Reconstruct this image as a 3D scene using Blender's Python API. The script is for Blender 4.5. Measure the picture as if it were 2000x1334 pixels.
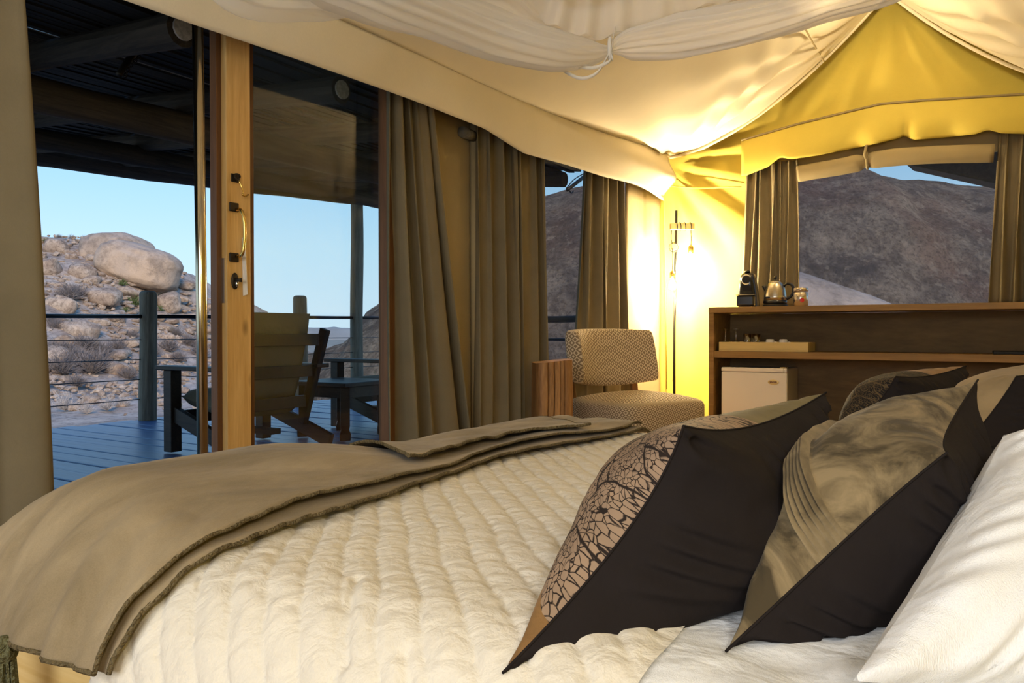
import bpy, bmesh, math, random
import numpy as np
from mathutils import Vector, Matrix, noise as mnoise
random.seed(7); rng = np.random.default_rng(7)
for o in list(bpy.data.objects): bpy.data.objects.remove(o, do_unlink=True)
SC = bpy.context.scene; COL = SC.collection; PI = math.pi

# ---------------------------------------------------------------- camera
CAM_Z = 0.88; YAW = math.radians(31.0); PITCH = math.radians(0.726); FPX = 1500.0
FH = np.array([math.cos(YAW), math.sin(YAW), 0.0]); RT = np.array([math.sin(YAW), -math.cos(YAW), 0.0])
cd = bpy.data.cameras.new('camera'); cam = bpy.data.objects.new('camera', cd); COL.objects.link(cam)
cd.sensor_width = 36.0; cd.lens = FPX/2000*36.0; cd.clip_start = 0.02; cd.clip_end = 4000
cam.location = (0, 0, CAM_Z); cam.rotation_euler = (PI/2-PITCH, 0, YAW-PI/2); SC.camera = cam

# ---------------------------------------------------------------- world, sun, lights, exposure
w = bpy.data.worlds.new('world'); SC.world = w; w.use_nodes = True
nt = w.node_tree; nt.nodes.clear()
def N(nt, t, **k):
    n = nt.nodes.new(t)
    for a, b in k.items(): setattr(n, a, b)
    return n
tc = N(nt, 'ShaderNodeTexCoord'); sx = N(nt, 'ShaderNodeSeparateXYZ'); nt.links.new(tc.outputs['Generated'], sx.inputs[0])
cr = N(nt, 'ShaderNodeValToRGB'); nt.links.new(sx.outputs['Z'], cr.inputs[0])
e = cr.color_ramp.elements
e[0].position = 0.0; e[0].color = (0.66, 0.84, 1.0, 1)
e[1].position = 0.9; e[1].color = (0.07, 0.24, 0.70, 1)
x = e.new(0.10); x.color = (0.54, 0.80, 1.0, 1)
x = e.new(0.24); x.color = (0.30, 0.64, 1.0, 1)
bg = N(nt, 'ShaderNodeBackground'); nt.links.new(cr.outputs[0], bg.inputs[0]); bg.inputs[1].default_value = 1.15
ow = N(nt, 'ShaderNodeOutputWorld'); nt.links.new(bg.outputs[0], ow.inputs[0])

def lamp(name, kind, loc, energy, color, **k):
    l = bpy.data.lights.new(name, kind); l.energy = energy; l.color = color
    for a, b in k.items(): setattr(l, a, b)
    o = bpy.data.objects.new(name, l); COL.objects.link(o); o.location = loc
    return o
SUN = lamp('evening_sun', 'SUN', (0, -20, 20), 3.2, (1.0, 0.78, 0.58), angle=math.radians(12))
SUN.rotation_euler = Vector((0.62, 0.78, -0.36)).to_track_quat('-Z', 'Y').to_euler()
# unseen fill light added behind the camera, standing in the end wall opening
WL = lamp('end_wall_fill', 'AREA', (-1.62, 0.35, 1.45), 46.0, (0.98, 0.97, 0.97), shape='RECTANGLE', size=2.0, size_y=1.3)
WL.rotation_euler = Vector((1.0, 0.15, -0.25)).to_track_quat('-Z', 'Y').to_euler()
SC.view_settings.view_transform = 'Standard'; SC.view_settings.look = 'None'
SC.view_settings.exposure = 0.0; SC.view_settings.gamma = 1.0; SC.view_settings.use_curve_mapping = False

# ---------------------------------------------------------------- pixel helpers (photo frame 2000x1334)
_f = FH*math.cos(PITCH) + np.array([0, 0, -math.sin(PITCH)]); _u = FH*math.sin(PITCH) + np.array([0, 0, math.cos(PITCH)])
CP = np.array([0, 0, CAM_Z])
def ray(px, py): return _f + (px-1000)/FPX*RT - (py-667)/FPX*_u
def at(px, py, d): r = ray(px, py); return CP + r*(d/float(r@FH))
def onX(px, py, X): r = ray(px, py); return CP + r*(X/r[0])
def onY(px, py, Y): r = ray(px, py); return CP + r*(Y/r[1])
def onZ(px, py, Z): r = ray(px, py); return CP + r*((Z-CAM_Z)/r[2])
def dl(d, l): return FH*d + RT*l          # depth / lateral to world XY
def sm(a, b, x): t = np.clip((x-a)/(b-a), 0, 1); return t*t*(3-2*t)

# ---------------------------------------------------------------- object helpers
def thing(name, label, cat, loc=(0, 0, 0), rz=0, group=None, kind=None):
    o = bpy.data.objects.new(name, None); COL.objects.link(o); o.location = loc; o.rotation_euler = (0, 0, rz)
    o.empty_display_size = 0.1
    return tag(o, label, cat, group, kind)
def tag(o, label=None, cat=None, group=None, kind=None):
    if label: o['label'] = label
    if cat: o['category'] = cat
    if group: o['group'] = group
    if kind: o['kind'] = kind
    return o
def wloc(p):
    v = Vector((0, 0, 0))
    while p is not None: v = v + p.location; p = p.parent
    return v
def mesh_from(name, V, F, smooth=False, uv=None):
    me = bpy.data.meshes.new(name); me.from_pydata([tuple(map(float, v)) for v in V], [], [tuple(map(int, f)) for f in F])
    if smooth: me.polygons.foreach_set('use_smooth', [True]*len(me.polygons))
    if uv is not None:
        ul = me.uv_layers.new(name='UVMap'); li = np.zeros(len(me.loops), dtype=np.int32); me.loops.foreach_get('vertex_index', li)
        ul.data.foreach_set('uv', np.asarray(uv, dtype=np.float32)[li].ravel())
    me.update(); return me
def link(name, me, mat, parent=None, loc=(0, 0, 0), label=None):
    o = bpy.data.objects.new(name, me); COL.objects.link(o); o.location = loc
    if mat is not None and not me.materials: me.materials.append(mat)
    if parent is not None: o.parent = parent
    if label: o['label'] = label
    return o
class MB:
    """collects shapes for one mesh object; world=True: coordinates are world ones"""
    def __init__(s): s.V = []; s.F = []; s.UV = []; s.hasuv = False
    def add(s, V, F, uv=None):
        k = len(s.V); s.V.extend([tuple(v) for v in V]); s.F.extend([tuple(i+k for i in f) for f in F])
        if uv is not None: s.hasuv = True; s.UV.extend([tuple(u) for u in uv])
        else: s.UV.extend([(0, 0)]*len(V))
        return s
    def box(s, c, size, R=None):
        hx, hy, hz = [q/2 for q in size]; c = np.array(c, float)
        V = np.array([(x*hx, y*hy, z*hz) for x in (-1, 1) for y in (-1, 1) for z in (-1, 1)])
        if R is not None: V = V @ np.array(R).T
        return s.add(V+c, [(0, 1, 3, 2), (4, 6, 7, 5), (0, 4, 5, 1), (2, 3, 7, 6), (0, 2, 6, 4), (1, 5, 7, 3)])
    def bx(s, x0, x1, y0, y1, z0, z1): return s.box(((x0+x1)/2, (y0+y1)/2, (z0+z1)/2), (abs(x1-x0), abs(y1-y0), abs(z1-z0)))
    def bar(s, a, b, wd, th, up=(0, 0, 1)):
        a = np.array(a, float); b = np.array(b, float); t = b-a; L = np.linalg.norm(t); t = t/L
        up = np.array(up, float); sd = np.cross(t, up)
        if np.linalg.norm(sd) < 1e-4: sd = np.cross(t, (1, 0, 0))
        sd /= np.linalg.norm(sd); u = np.cross(sd, t)
        return s.box((a+b)/2, (L, wd, th), np.stack([t, sd, u], 1))
    def tube(s, pts, r, n=10, cap=True, shape=None):
        pts = np.array(pts, float); m = len(pts); r = np.broadcast_to(np.asarray(r, float), (m,))
        T = np.gradient(pts, axis=0); T /= np.linalg.norm(T, axis=1)[:, None]+1e-12
        ref = np.array([0, 0, 1.0]) if abs(T[0][2]) < 0.9 else np.array([1.0, 0, 0])
        V = []; UV = []; u = None
        for i in range(m):
            if u is None: u = ref - T[i]*(ref@T[i])
            else: u = u - T[i]*(u@T[i])
            u /= np.linalg.norm(u); v = np.cross(T[i], u)
            for k in range(n):
                a = 2*PI*k/n; q = r[i]*(shape(a, i/(m-1)) if shape else 1.0)
                V.append(pts[i] + q*(math.cos(a)*u + math.sin(a)*v)); UV.append((k/n, i/(m-1)))
        F = [(i*n+k, i*n+(k+1) % n, (i+1)*n+(k+1) % n, (i+1)*n+k) for i in range(m-1) for k in range(n)]
        if cap: F.append(tuple(range(n-1, -1, -1))); F.append(tuple((m-1)*n+k for k in range(n)))
        return s.add(V, F, UV)
    def lathe(s, prof, c=(0, 0, 0), n=24, cap=True):
        V = []; m = len(prof); c = np.array(c, float)
        for (r, z) in prof:
            for k in range(n): a = 2*PI*k/n; V.append(c+np.array([r*math.cos(a), r*math.sin(a), z]))
        F = [(i*n+k, i*n+(k+1) % n, (i+1)*n+(k+1) % n, (i+1)*n+k) for i in range(m-1) for k in range(n)]
        if cap:
            if prof[0][0] > 1e-6: F.append(tuple(range(n-1, -1, -1)))
            if prof[-1][0] > 1e-6: F.append(tuple((m-1)*n+k for k in range(n)))
        return s.add(V, F)
    def grid(s, G, uv=None, closed=False):
        G = np.asarray(G, float); a, b = G.shape[:2]
        F = [(i*b+j, (i+1)*b+j, (i+1)*b+j+1, i*b+j+1) for i in range(a-1) for j in range(b-1)]
        if uv is None:
            uu, vv = np.meshgrid(np.linspace(0, 1, a), np.linspace(0, 1, b), indexing='ij'); uv = np.stack([uu, vv], -1)
        return s.add(G.reshape(-1, 3), F, np.asarray(uv).reshape(-1, 2))
    def prism(s, poly, h0, h1, axis=2):
        """poly: list of 2D points; extruded along axis between h0, h1"""
        n = len(poly); V = []
        for h in (h0, h1):
            for p in poly:
                q = list(p); q.insert(axis, h); V.append(q)
        F = [tuple(range(n-1, -1, -1)), tuple(range(n, 2*n))] + [(i, (i+1) % n, n+(i+1) % n, n+i) for i in range(n)]
        return s.add(V, F)
    def ball(s, c, r, n=16, m=10):
        r = np.broadcast_to(np.asarray(r, float), (3,)); V = []
        for i in range(m+1):
            p = PI*i/m
            for k in range(n): a = 2*PI*k/n; V.append(np.array(c)+r*np.array([math.sin(p)*math.cos(a), math.sin(p)*math.sin(a), -math.cos(p)]))
        F = [(i*n+k, i*n+(k+1) % n, (i+1)*n+(k+1) % n, (i+1)*n+k) for i in range(m) for k in range(n)]
        return s.add(V, F)
    def build(s, name, mat, parent=None, world=True, smooth=False, bevel=0, seg=2, solid=0, subsurf=0, label=None):
        V = np.array(s.V, float)
        L = wloc(parent) if (parent is not None and world) else Vector((0, 0, 0))
        V = V - np.array(L)
        loc = (0, 0, 0)
        if parent is None:                     # a top-level mesh gets its origin at its base
            c = (V.min(0)+V.max(0))/2; c[2] = V[:, 2].min(); V = V-c; loc = tuple(c)
        me = mesh_from(name, V, s.F, smooth, s.UV if s.hasuv else None)
        bm = bmesh.new(); bm.from_mesh(me); bmesh.ops.recalc_face_normals(bm, faces=bm.faces[:]); bm.to_mesh(me); bm.free()
        o = link(name, me, mat, parent, loc, label)
        if solid: q = o.modifiers.new('solid', 'SOLIDIFY'); q.thickness = solid; q.offset = 0
        if bevel: q = o.modifiers.new('bevel', 'BEVEL'); q.width = bevel; q.segments = seg; q.limit_method = 'ANGLE'
        if subsurf: q = o.modifiers.new('sub', 'SUBSURF'); q.levels = subsurf; q.render_levels = subsurf
        return o
def spline(pts, n):
    """Catmull-Rom through pts, n samples"""
    P = np.array(pts, float); P = np.vstack([2*P[0]-P[1], P, 2*P[-1]-P[-2]]); m = len(P)-3; out = []
    for t in np.linspace(0, m-1e-9, n):
        i = int(t); u = t-i; a, b, c, d = P[i:i+4]
        out.append(0.5*((2*b)+(-a+c)*u+(2*a-5*b+4*c-d)*u*u+(-a+3*b-3*c+d)*u**3))
    return np.array(out)
def fbm(p, oct=4): return mnoise.fractal(Vector(p), 1.0, 2.0, oct)
def nz(x, y, z=0.0): return mnoise.noise(Vector((x, y, z)))
def copy_tree(o, parent=None):
    c = o.copy(); COL.objects.link(c); c.parent = parent
    for ch in list(o.children): copy_tree(ch, c)
    return c

# ---------------------------------------------------------------- materials
def newmat(name):
    m = bpy.data.materials.new(name); m.use_nodes = True; nt = m.node_tree; nt.nodes.clear()
    out = N(nt, 'ShaderNodeOutputMaterial'); b = N(nt, 'ShaderNodeBsdfPrincipled'); nt.links.new(b.outputs[0], out.inputs[0])
    return m, nt, b, out
def coords(nt, kind='Object', scale=(1, 1, 1), rot=(0, 0, 0)):
    t = N(nt, 'ShaderNodeTexCoord'); mp = N(nt, 'ShaderNodeMapping'); nt.links.new(t.outputs[kind], mp.inputs[0])
    mp.inputs['Scale'].default_value = scale; mp.inputs['Rotation'].default_value = rot
    return mp.outputs[0]
def noise_tex(nt, vec, scale, detail=4, rough=0.55, dist=0.0):
    n = N(nt, 'ShaderNodeTexNoise'); nt.links.new(vec, n.inputs['Vector']); n.inputs['Scale'].default_value = scale
    n.inputs['Detail'].default_value = detail; n.inputs['Roughness'].default_value = rough; n.inputs['Distortion'].default_value = dist
    return n.outputs['Fac']
def ramp(nt, fac, stops):
    r = N(nt, 'ShaderNodeValToRGB'); nt.links.new(fac, r.inputs[0]); e = r.color_ramp.elements
    while len(e) < len(stops): e.new(0.5)
    for q, (p, c) in zip(e, stops): q.position = p; q.color = (*c, 1) if len(c) == 3 else c
    return r.outputs[0]
def bump(nt, b, h, strength, dist=0.01):
    n = N(nt, 'ShaderNodeBump'); nt.links.new(h, n.inputs['Height']); n.inputs['Strength'].default_value = strength
    n.inputs['Distance'].default_value = dist; nt.links.new(n.outputs[0], b.inputs['Normal']); return n
def mth(nt, op, a, b=None, c=None):
    n = N(nt, 'ShaderNodeMath', operation=op)
    for i, q in enumerate((a, b, c)):
        if q is None: continue
        if isinstance(q, (int, float)): n.inputs[i].default_value = q
        else: nt.links.new(q, n.inputs[i])
    return n.outputs[0]
def mixc(nt, fac, a, b):
    n = N(nt, 'ShaderNodeMix', data_type='RGBA')
    if isinstance(fac, (int, float)): n.inputs[0].default_value = fac
    else: nt.links.new(fac, n.inputs[0])
    for i, q in ((6, a), (7, b)):
        if isinstance(q, tuple): n.inputs[i].default_value = (*q, 1)
        else: nt.links.new(q, n.inputs[i])
    return n.outputs[2]
def dark(c, k): return tuple(min(1, q*k) for q in c)
def mat(name, c, rough=0.7, var=0.0, vscale=4, bmp=0.0, bscale=60, bdist=0.005, metal=0.0, spec=0.3, stretch=(1, 1, 1), sheen=0.0, coord='Object', c2=None):
    m, nt, b, out = newmat(name)
    b.inputs['Roughness'].default_value = rough; b.inputs['Metallic'].default_value = metal; b.inputs['Specular IOR Level'].default_value = spec
    if sheen: b.inputs['Sheen Weight'].default_value = sheen; b.inputs['Sheen Roughness'].default_value = 0.4
    v = coords(nt, coord, stretch)
    if var or c2:
        f = noise_tex(nt, v, vscale); lo = dark(c, 1-var); hi = c2 if c2 else dark(c, 1+var)
        nt.links.new(ramp(nt, f, [(0.3, lo), (0.7, hi)]), b.inputs['Base Color'])
    else: b.inputs['Base Color'].default_value = (*c, 1)
    if bmp: bump(nt, b, noise_tex(nt, v, bscale, 3), bmp, bdist)
    return m
def cloth(name, c, weave=900, var=0.12, vscale=3, rough=0.9, transl=0.0, wr=0.25, wrscale=6, sheen=0.0, c2=None):
    """woven cloth: fine thread relief, soft wrinkles, slight colour change; optional light passing through"""
    m, nt, b, out = newmat(name)
    b.inputs['Roughness'].default_value = rough; b.inputs['Specular IOR Level'].default_value = 0.12
    if sheen: b.inputs['Sheen Weight'].default_value = sheen; b.inputs['Sheen Roughness'].default_value = 0.35
    v = coords(nt); f = noise_tex(nt, v, vscale, 5)
    th = noise_tex(nt, coords(nt, 'Object', (weave, weave, weave*0.25)), 1.0, 2)
    base = ramp(nt, f, [(0.3, dark(c, 1-var)), (0.7, c2 or dark(c, 1+var))])
    base = mixc(nt, mth(nt, 'MULTIPLY', th, 0.25), base, dark(c, 0.5))
    nt.links.new(base, b.inputs['Base Color'])
    h = mth(nt, 'ADD', mth(nt, 'MULTIPLY', noise_tex(nt, v, wrscale, 4, 0.5, 0.4), 1.0), mth(nt, 'MULTIPLY', th, 0.03))
    bump(nt, b, h, wr, 0.03)
    if transl:
        t = N(nt, 'ShaderNodeBsdfTranslucent'); nt.links.new(base, t.inputs[0]); mx = N(nt, 'ShaderNodeMixShader'); mx.inputs[0].default_value = transl
        nt.links.new(b.outputs[0], mx.inputs[1]); nt.links.new(t.outputs[0], mx.inputs[2]); nt.links.new(mx.outputs[0], out.inputs[0])
    return m
def wood(name, c1, c2, axis=0, scale=3.0, rough=0.55, spec=0.35, ring=8.0, bmp=0.15, knots=0.0, stretch=0.07):
    m, nt, b, out = newmat(name)
    s = [1, 1, 1]; s[axis] = stretch
    v = coords(nt, 'Object', tuple(s))
    f = noise_tex(nt, v, scale*ring, 5, 0.6, 0.6); g = noise_tex(nt, v, scale*ring*6, 2)
    h = mth(nt, 'ADD', mth(nt, 'MULTIPLY', f, 0.75), mth(nt, 'MULTIPLY', g, 0.25))
    col = ramp(nt, h, [(0.32, c1), (0.5, tuple((a+d)/2 for a, d in zip(c1, c2))), (0.66, c2)])
    if knots:
        vv = N(nt, 'ShaderNodeTexVoronoi'); nt.links.new(coords(nt, 'Object', tuple(0.45 if q < 1 else 1 for q in s)), vv.inputs['Vector']); vv.inputs['Scale'].default_value = 6
        k = ramp(nt, vv.outputs['Distance'], [(0.03, (1, 1, 1)), (0.10, (0, 0, 0))])
        col = mixc(nt, mth(nt, 'MULTIPLY', k, knots), col, dark(c1, 0.35))
    nt.links.new(col, b.inputs['Base Color'])
    b.inputs['Roughness'].default_value = rough; b.inputs['Specular IOR Level'].default_value = spec
    bump(nt, b, h, bmp, 0.004); return m
def glassy(name, tint=(1, 1, 1), refl=1.0, rough=0.0, base=0.0):
    """clear sheet: light passes, surface mirrors by Fresnel"""
    m, nt, b, out = newmat(name); nt.nodes.remove(b)
    t = N(nt, 'ShaderNodeBsdfTransparent'); t.inputs[0].default_value = (*tint, 1)
    g = N(nt, 'ShaderNodeBsdfGlossy'); g.inputs['Roughness'].default_value = rough
    fr = N(nt, 'ShaderNodeFresnel'); ge = N(nt, 'ShaderNodeNewGeometry')
    nt.links.new(mth(nt, 'SUBTRACT', 1.5, mth(nt, 'MULTIPLY', ge.outputs['Backfacing'], 1.5-1/1.5)), fr.inputs[0])
    fac = mth(nt, 'ADD', mth(nt, 'MULTIPLY', fr.outputs[0], refl), base)
    mx = N(nt, 'ShaderNodeMixShader'); nt.links.new(fac, mx.inputs[0]); nt.links.new(t.outputs[0], mx.inputs[1]); nt.links.new(g.outputs[0], mx.inputs[2])
    nt.links.new(mx.outputs[0], out.inputs[0]); return m
def sheer(name, c, alpha, weave=0):
    """thin net or screen: part of the light goes straight through"""
    m, nt, b, out = newmat(name); nt.nodes.remove(b)
    t = N(nt, 'ShaderNodeBsdfTransparent'); d = N(nt, 'ShaderNodeBsdfDiffuse'); d.inputs[0].default_value = (*c, 1)
    tl = N(nt, 'ShaderNodeBsdfTranslucent'); tl.inputs[0].default_value = (*c, 1)
    m1 = N(nt, 'ShaderNodeMixShader'); m1.inputs[0].default_value = 0.45; nt.links.new(d.outputs[0], m1.inputs[1]); nt.links.new(tl.outputs[0], m1.inputs[2])
    m2 = N(nt, 'ShaderNodeMixShader'); nt.links.new(t.outputs[0], m2.inputs[1]); nt.links.new(m1.outputs[0], m2.inputs[2])
    if weave:
        f = noise_tex(nt, coords(nt, 'Object', (1, 1, 1)), weave, 2)
        nt.links.new(mth(nt, 'ADD', mth(nt, 'MULTIPLY', mth(nt, 'SUBTRACT', f, 0.5), 0.5), alpha), m2.inputs[0])
    else: m2.inputs[0].default_value = alpha
    nt.links.new(m2.outputs[0], out.inputs[0]); return m
def emis(name, c, s):
    m, nt, b, out = newmat(name); nt.nodes.remove(b); e = N(nt, 'ShaderNodeEmission'); e.inputs[0].default_value = (*c, 1); e.inputs[1].default_value = s
    nt.links.new(e.outputs[0], out.inputs[0]); return m

M = {}
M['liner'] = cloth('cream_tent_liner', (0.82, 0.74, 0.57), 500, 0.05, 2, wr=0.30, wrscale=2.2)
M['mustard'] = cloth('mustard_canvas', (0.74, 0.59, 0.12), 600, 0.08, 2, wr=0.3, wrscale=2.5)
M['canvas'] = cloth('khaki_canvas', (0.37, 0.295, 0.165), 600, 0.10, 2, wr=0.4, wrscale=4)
M['curtain'] = cloth('taupe_linen', (0.25, 0.205, 0.125), 700, 0.10, 5, transl=0.12, wr=0.15, wrscale=8)
M['net'] = sheer('white_net', (0.97, 0.95, 0.93), 0.50, 0)
M['ribbon'] = cloth('white_ribbon', (0.85, 0.80, 0.72), 300)
M['screen'] = sheer('insect_screen', (0.12, 0.12, 0.13), 0.20, 0)
M['glass'] = glassy('door_glass', (0.93, 0.96, 0.95), 1.0, 0.0, 0.015)
M['clear'] = glassy('drinking_glass', (0.90, 0.91, 0.90), 2.0, 0.03, 0.16)
M['plate'] = mat('galvanised_plate', (0.55, 0.52, 0.46), 0.6, var=0.3, vscale=60)
M['tin'] = mat('satin_tin', (0.78, 0.68, 0.55), 0.22, metal=0.85)
M['pine'] = wood('honey_pine', (0.56, 0.31, 0.09), (0.80, 0.53, 0.21), 2, 3, knots=0.7, rough=0.4)
M['bedpine'] = wood('pale_pine', (0.62, 0.38, 0.11), (0.80, 0.58, 0.25), 1, 3, rough=0.4, ring=9)
M['redwood'] = wood('brown_door_frame', (0.10, 0.045, 0.018), (0.20, 0.09, 0.035), 2, 3, rough=0.45)
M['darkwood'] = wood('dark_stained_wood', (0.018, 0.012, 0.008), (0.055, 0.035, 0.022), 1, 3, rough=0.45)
M['deck'] = wood('weathered_deck_sky_tint', (0.05, 0.10, 0.22), (0.10, 0.19, 0.38), 1, 2.5, rough=0.34, spec=0.6, bmp=0.35)  # blue of the sky light is put into the board colour
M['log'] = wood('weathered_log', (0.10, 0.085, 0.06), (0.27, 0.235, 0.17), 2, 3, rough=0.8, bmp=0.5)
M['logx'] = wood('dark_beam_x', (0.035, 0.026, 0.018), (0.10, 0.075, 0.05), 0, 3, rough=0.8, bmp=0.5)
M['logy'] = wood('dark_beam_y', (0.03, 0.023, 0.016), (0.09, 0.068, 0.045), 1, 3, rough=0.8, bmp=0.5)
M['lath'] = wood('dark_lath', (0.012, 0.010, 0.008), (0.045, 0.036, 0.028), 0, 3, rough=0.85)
M['cabinet'] = wood('stained_ply', (0.16, 0.085, 0.022), (0.34, 0.20, 0.06), 1, 2, rough=0.5, ring=5)
M['cabback'] = wood('dark_ply', (0.10, 0.062, 0.022), (0.20, 0.125, 0.045), 1, 1.6, rough=0.6, ring=4, stretch=0.25)
M['tray'] = wood('pale_tray_wood', (0.56, 0.42, 0.16), (0.68, 0.52, 0.22), 1, 2, rough=0.5, bmp=0.05)
M['floorw'] = wood('floor_boards', (0.16, 0.09, 0.04), (0.30, 0.18, 0.09), 0, 2, rough=0.5)
M['stump'] = wood('split_stump', (0.20, 0.085, 0.025), (0.56, 0.30, 0.11), 2, 3.2, rough=0.55, ring=6, bmp=0.5, stretch=0.14)
M['brass'] = mat('aged_brass', (0.72, 0.48, 0.14), 0.25, metal=1.0, var=0.2, vscale=30)
M['iron'] = mat('dark_iron', (0.05, 0.04, 0.03), 0.5, metal=0.8)
M['pole'] = mat('polished_steel_pole', (0.55, 0.47, 0.33), 0.16, metal=1.0)
M['steel'] = mat('brushed_steel', (0.62, 0.56, 0.46), 0.28, metal=1.0)
M['chrome'] = mat('chrome', (0.8, 0.78, 0.74), 0.08, metal=1.0)
M['black'] = mat('gloss_black_plastic', (0.012, 0.012, 0.013), 0.18, spec=0.5)
M['matblack'] = mat('matt_black', (0.015, 0.014, 0.013), 0.55)
M['rail'] = mat('painted_steel_rail', (0.02, 0.025, 0.03), 0.3, metal=0.6)
M['white'] = mat('white_enamel', (0.82, 0.76, 0.66), 0.3, spec=0.4)
M['greyside'] = mat('grey_enamel', (0.42, 0.40, 0.36), 0.4)
M['china'] = mat('white_china', (0.86, 0.82, 0.76), 0.25)
M['red'] = mat('red_print', (0.55, 0.03, 0.03), 0.4)
M['gold'] = mat('gold_badge', (0.75, 0.58, 0.25), 0.4, metal=0.3)
M['ink'] = mat('dark_print', (0.16, 0.04, 0.03), 0.5)
M['velvet'] = cloth('taupe_velvet', (0.30, 0.215, 0.115), 900, 0.22, 9, rough=0.8, wr=0.18, wrscale=7, sheen=0.06)
M['throw'] = cloth('throw_suede', (0.27, 0.205, 0.118), 900, 0.20, 5, rough=0.85, wr=0.35, wrscale=5, sheen=0.06)
M['throwhem'] = cloth('throw_hem_cord', (0.20, 0.15, 0.075), 300, 0.2, 60, wr=0.8, wrscale=220)
M['sheet'] = cloth('white_cotton', (0.82, 0.81, 0.79), 900, 0.02, 3, wr=0.5, wrscale=14)
M['pillowcase'] = cloth('white_pillow_cotton', (0.80, 0.79, 0.78), 900, 0.02, 3, wr=0.9, wrscale=7)
M['quilt'] = cloth('cream_quilt', (0.76, 0.69, 0.565), 700, 0.05, 6, wr=0.28, wrscale=38)
M['cushblack'] = cloth('black_brown_cotton', (0.016, 0.012, 0.011), 900, 0.15, 4, wr=0.25, wrscale=8)
M['deckcush'] = cloth('olive_deck_cushion', (0.26, 0.22, 0.15), 500, 0.1, 4, wr=0.4, wrscale=10)
M['tassel'] = cloth('khaki_tassel', (0.17, 0.16, 0.08), 300, 0.3, 60, wr=0.8, wrscale=150)
# ================================================================ tent shell
FY = 2.30; BX = 6.30; RY = -1.25; NX = -1.70; RIDGE_Y = 0.54; RIDGE_Z = 3.30; LY = 2.14
def struct(o, label=None, cat=None): o['kind'] = 'structure'; return tag(o, label, cat)

# inside floor of boards
fl = thing('floor', 'brown timber board floor inside the tent', 'floor', (0, 0, 0), kind='structure')
bm_ = MB().bx(0, BX-NX, -0.062, 0.062, -0.03, 0); board = None
y = RY+0.065; k = 0
while y < FY-0.05:
    if board is None: b = bm_.build('plank', M['floorw'], fl, world=False, bevel=0.003); board = b.data
    else:
        b = link('plank', board, None, fl); q = b.modifiers.new('bevel', 'BEVEL'); q.width = 0.003; q.segments = 2
    b.location = (NX, y, 0); y += 0.128

# facade wall (canvas) with the door opening and the long screened window
wl = MB()
def quadY(x0, x1, z0, z1, Y=FY, nx=14, nzz=16, amp=0.006, sd=0.0):
    X, Z = np.meshgrid(np.linspace(x0, x1, nx), np.linspace(z0, z1, nzz), indexing='ij')
    D = np.array([[nz(a*2.2+sd, c*1.1, 3.1)+0.5*nz(a*6+sd, c*3, 9) for a, c in zip(r, s)] for r, s in zip(X, Z)])*amp
    return np.stack([X, Y+D, Z], -1)
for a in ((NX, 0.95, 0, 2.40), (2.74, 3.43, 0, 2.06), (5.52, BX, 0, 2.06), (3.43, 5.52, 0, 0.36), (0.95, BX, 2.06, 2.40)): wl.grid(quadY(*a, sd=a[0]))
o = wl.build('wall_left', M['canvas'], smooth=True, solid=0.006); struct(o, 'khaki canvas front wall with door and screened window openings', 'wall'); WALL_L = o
MB().tube([(3.415, FY-0.02, 0.0), (3.405, FY-0.022, 1.0), (3.40, FY-0.02, 2.05)], 0.022, 8).build('piping', M['canvas'], WALL_L, smooth=True)
# insect screen in the facade window
sw = MB().bx(3.43, 5.52, FY+0.012, FY+0.014, 0.36, 2.06).build('window_1', M['screen']); struct(sw, 'dark insect screen window beside the glass door', 'window')
# back wall
NB = 120; NZ_ = 100
Yg, Zg = np.meshgrid(np.linspace(RY, FY, NB), np.linspace(0, 3.5, NZ_), indexing='ij')
dy = (2.28-Yg); dz = (2.33-Zg); ang = np.arctan2(dz, dy); rad = np.hypot(dy, dz)
fold = np.sin(ang*15+0.7*np.sin(ang*5))*sm(0.05, 0.45, rad)*(1-sm(0.8, 1.5, rad))*0.030*sm(-0.35, 0.0, ang)*(1-sm(1.1, 1.4, ang))
fold += np.sin(ang*34+1)*0.007*sm(0.1, .5, rad)*(1-sm(0.7, 1.2, rad))
Dg = np.array([[0.012*nz(a*1.5, c*1.2, 5.5)+0.005*nz(a*5, c*4, 2.2) for a, c in zip(r, s)] for r, s in zip(Yg, Zg)])
ay = np.arctan2(3.35-Zg, Yg-RIDGE_Y); rp_ = np.hypot(3.35-Zg, Yg-RIDGE_Y)
fold = fold+np.sin(ay*19+1.1*np.sin(ay*6))*0.016*sm(0.05, 0.35, rp_)*(1-sm(0.8, 1.25, rp_))
G = np.stack([BX-0.02+fold+Dg, Yg, Zg], -1)
wb = MB(); V = G.reshape(-1, 3); F = []
for i in range(NB-1):
    for j in range(NZ_-1):
        yc = (Yg[i, j]+Yg[i+1, j])/2; zc = (Zg[i, j]+Zg[i, j+1])/2
        if -0.30 < yc < 1.30 and 0.92 < zc < 2.22: continue
        F.append((i*NB*0+i*NZ_+j, (i+1)*NZ_+j, (i+1)*NZ_+j+1, i*NZ_+j+1))
wb.add(V, F)
o = wb.build('wall_back', M['mustard'], smooth=True, solid=0.005); struct(o, 'mustard canvas end wall with seams and creases', 'wall'); WALL_B = o
sp = [onX(1292, 322, BX-0.05)+0, onX(1297, 420, BX-0.05), onX(1300, 560, BX-0.05), onX(1302, 760, BX-0.05)]
MB().tube(sp, 0.006, 6).build('seam', M['mustard'], WALL_B, smooth=True)
MB().tube(spline([onX(1297, 362, BX-0.05), onX(1360, 367, BX-0.04), onX(1448, 365, BX-0.04)], 12), 0.006, 6).build('seam', M['mustard'], WALL_B, smooth=True)
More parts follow.
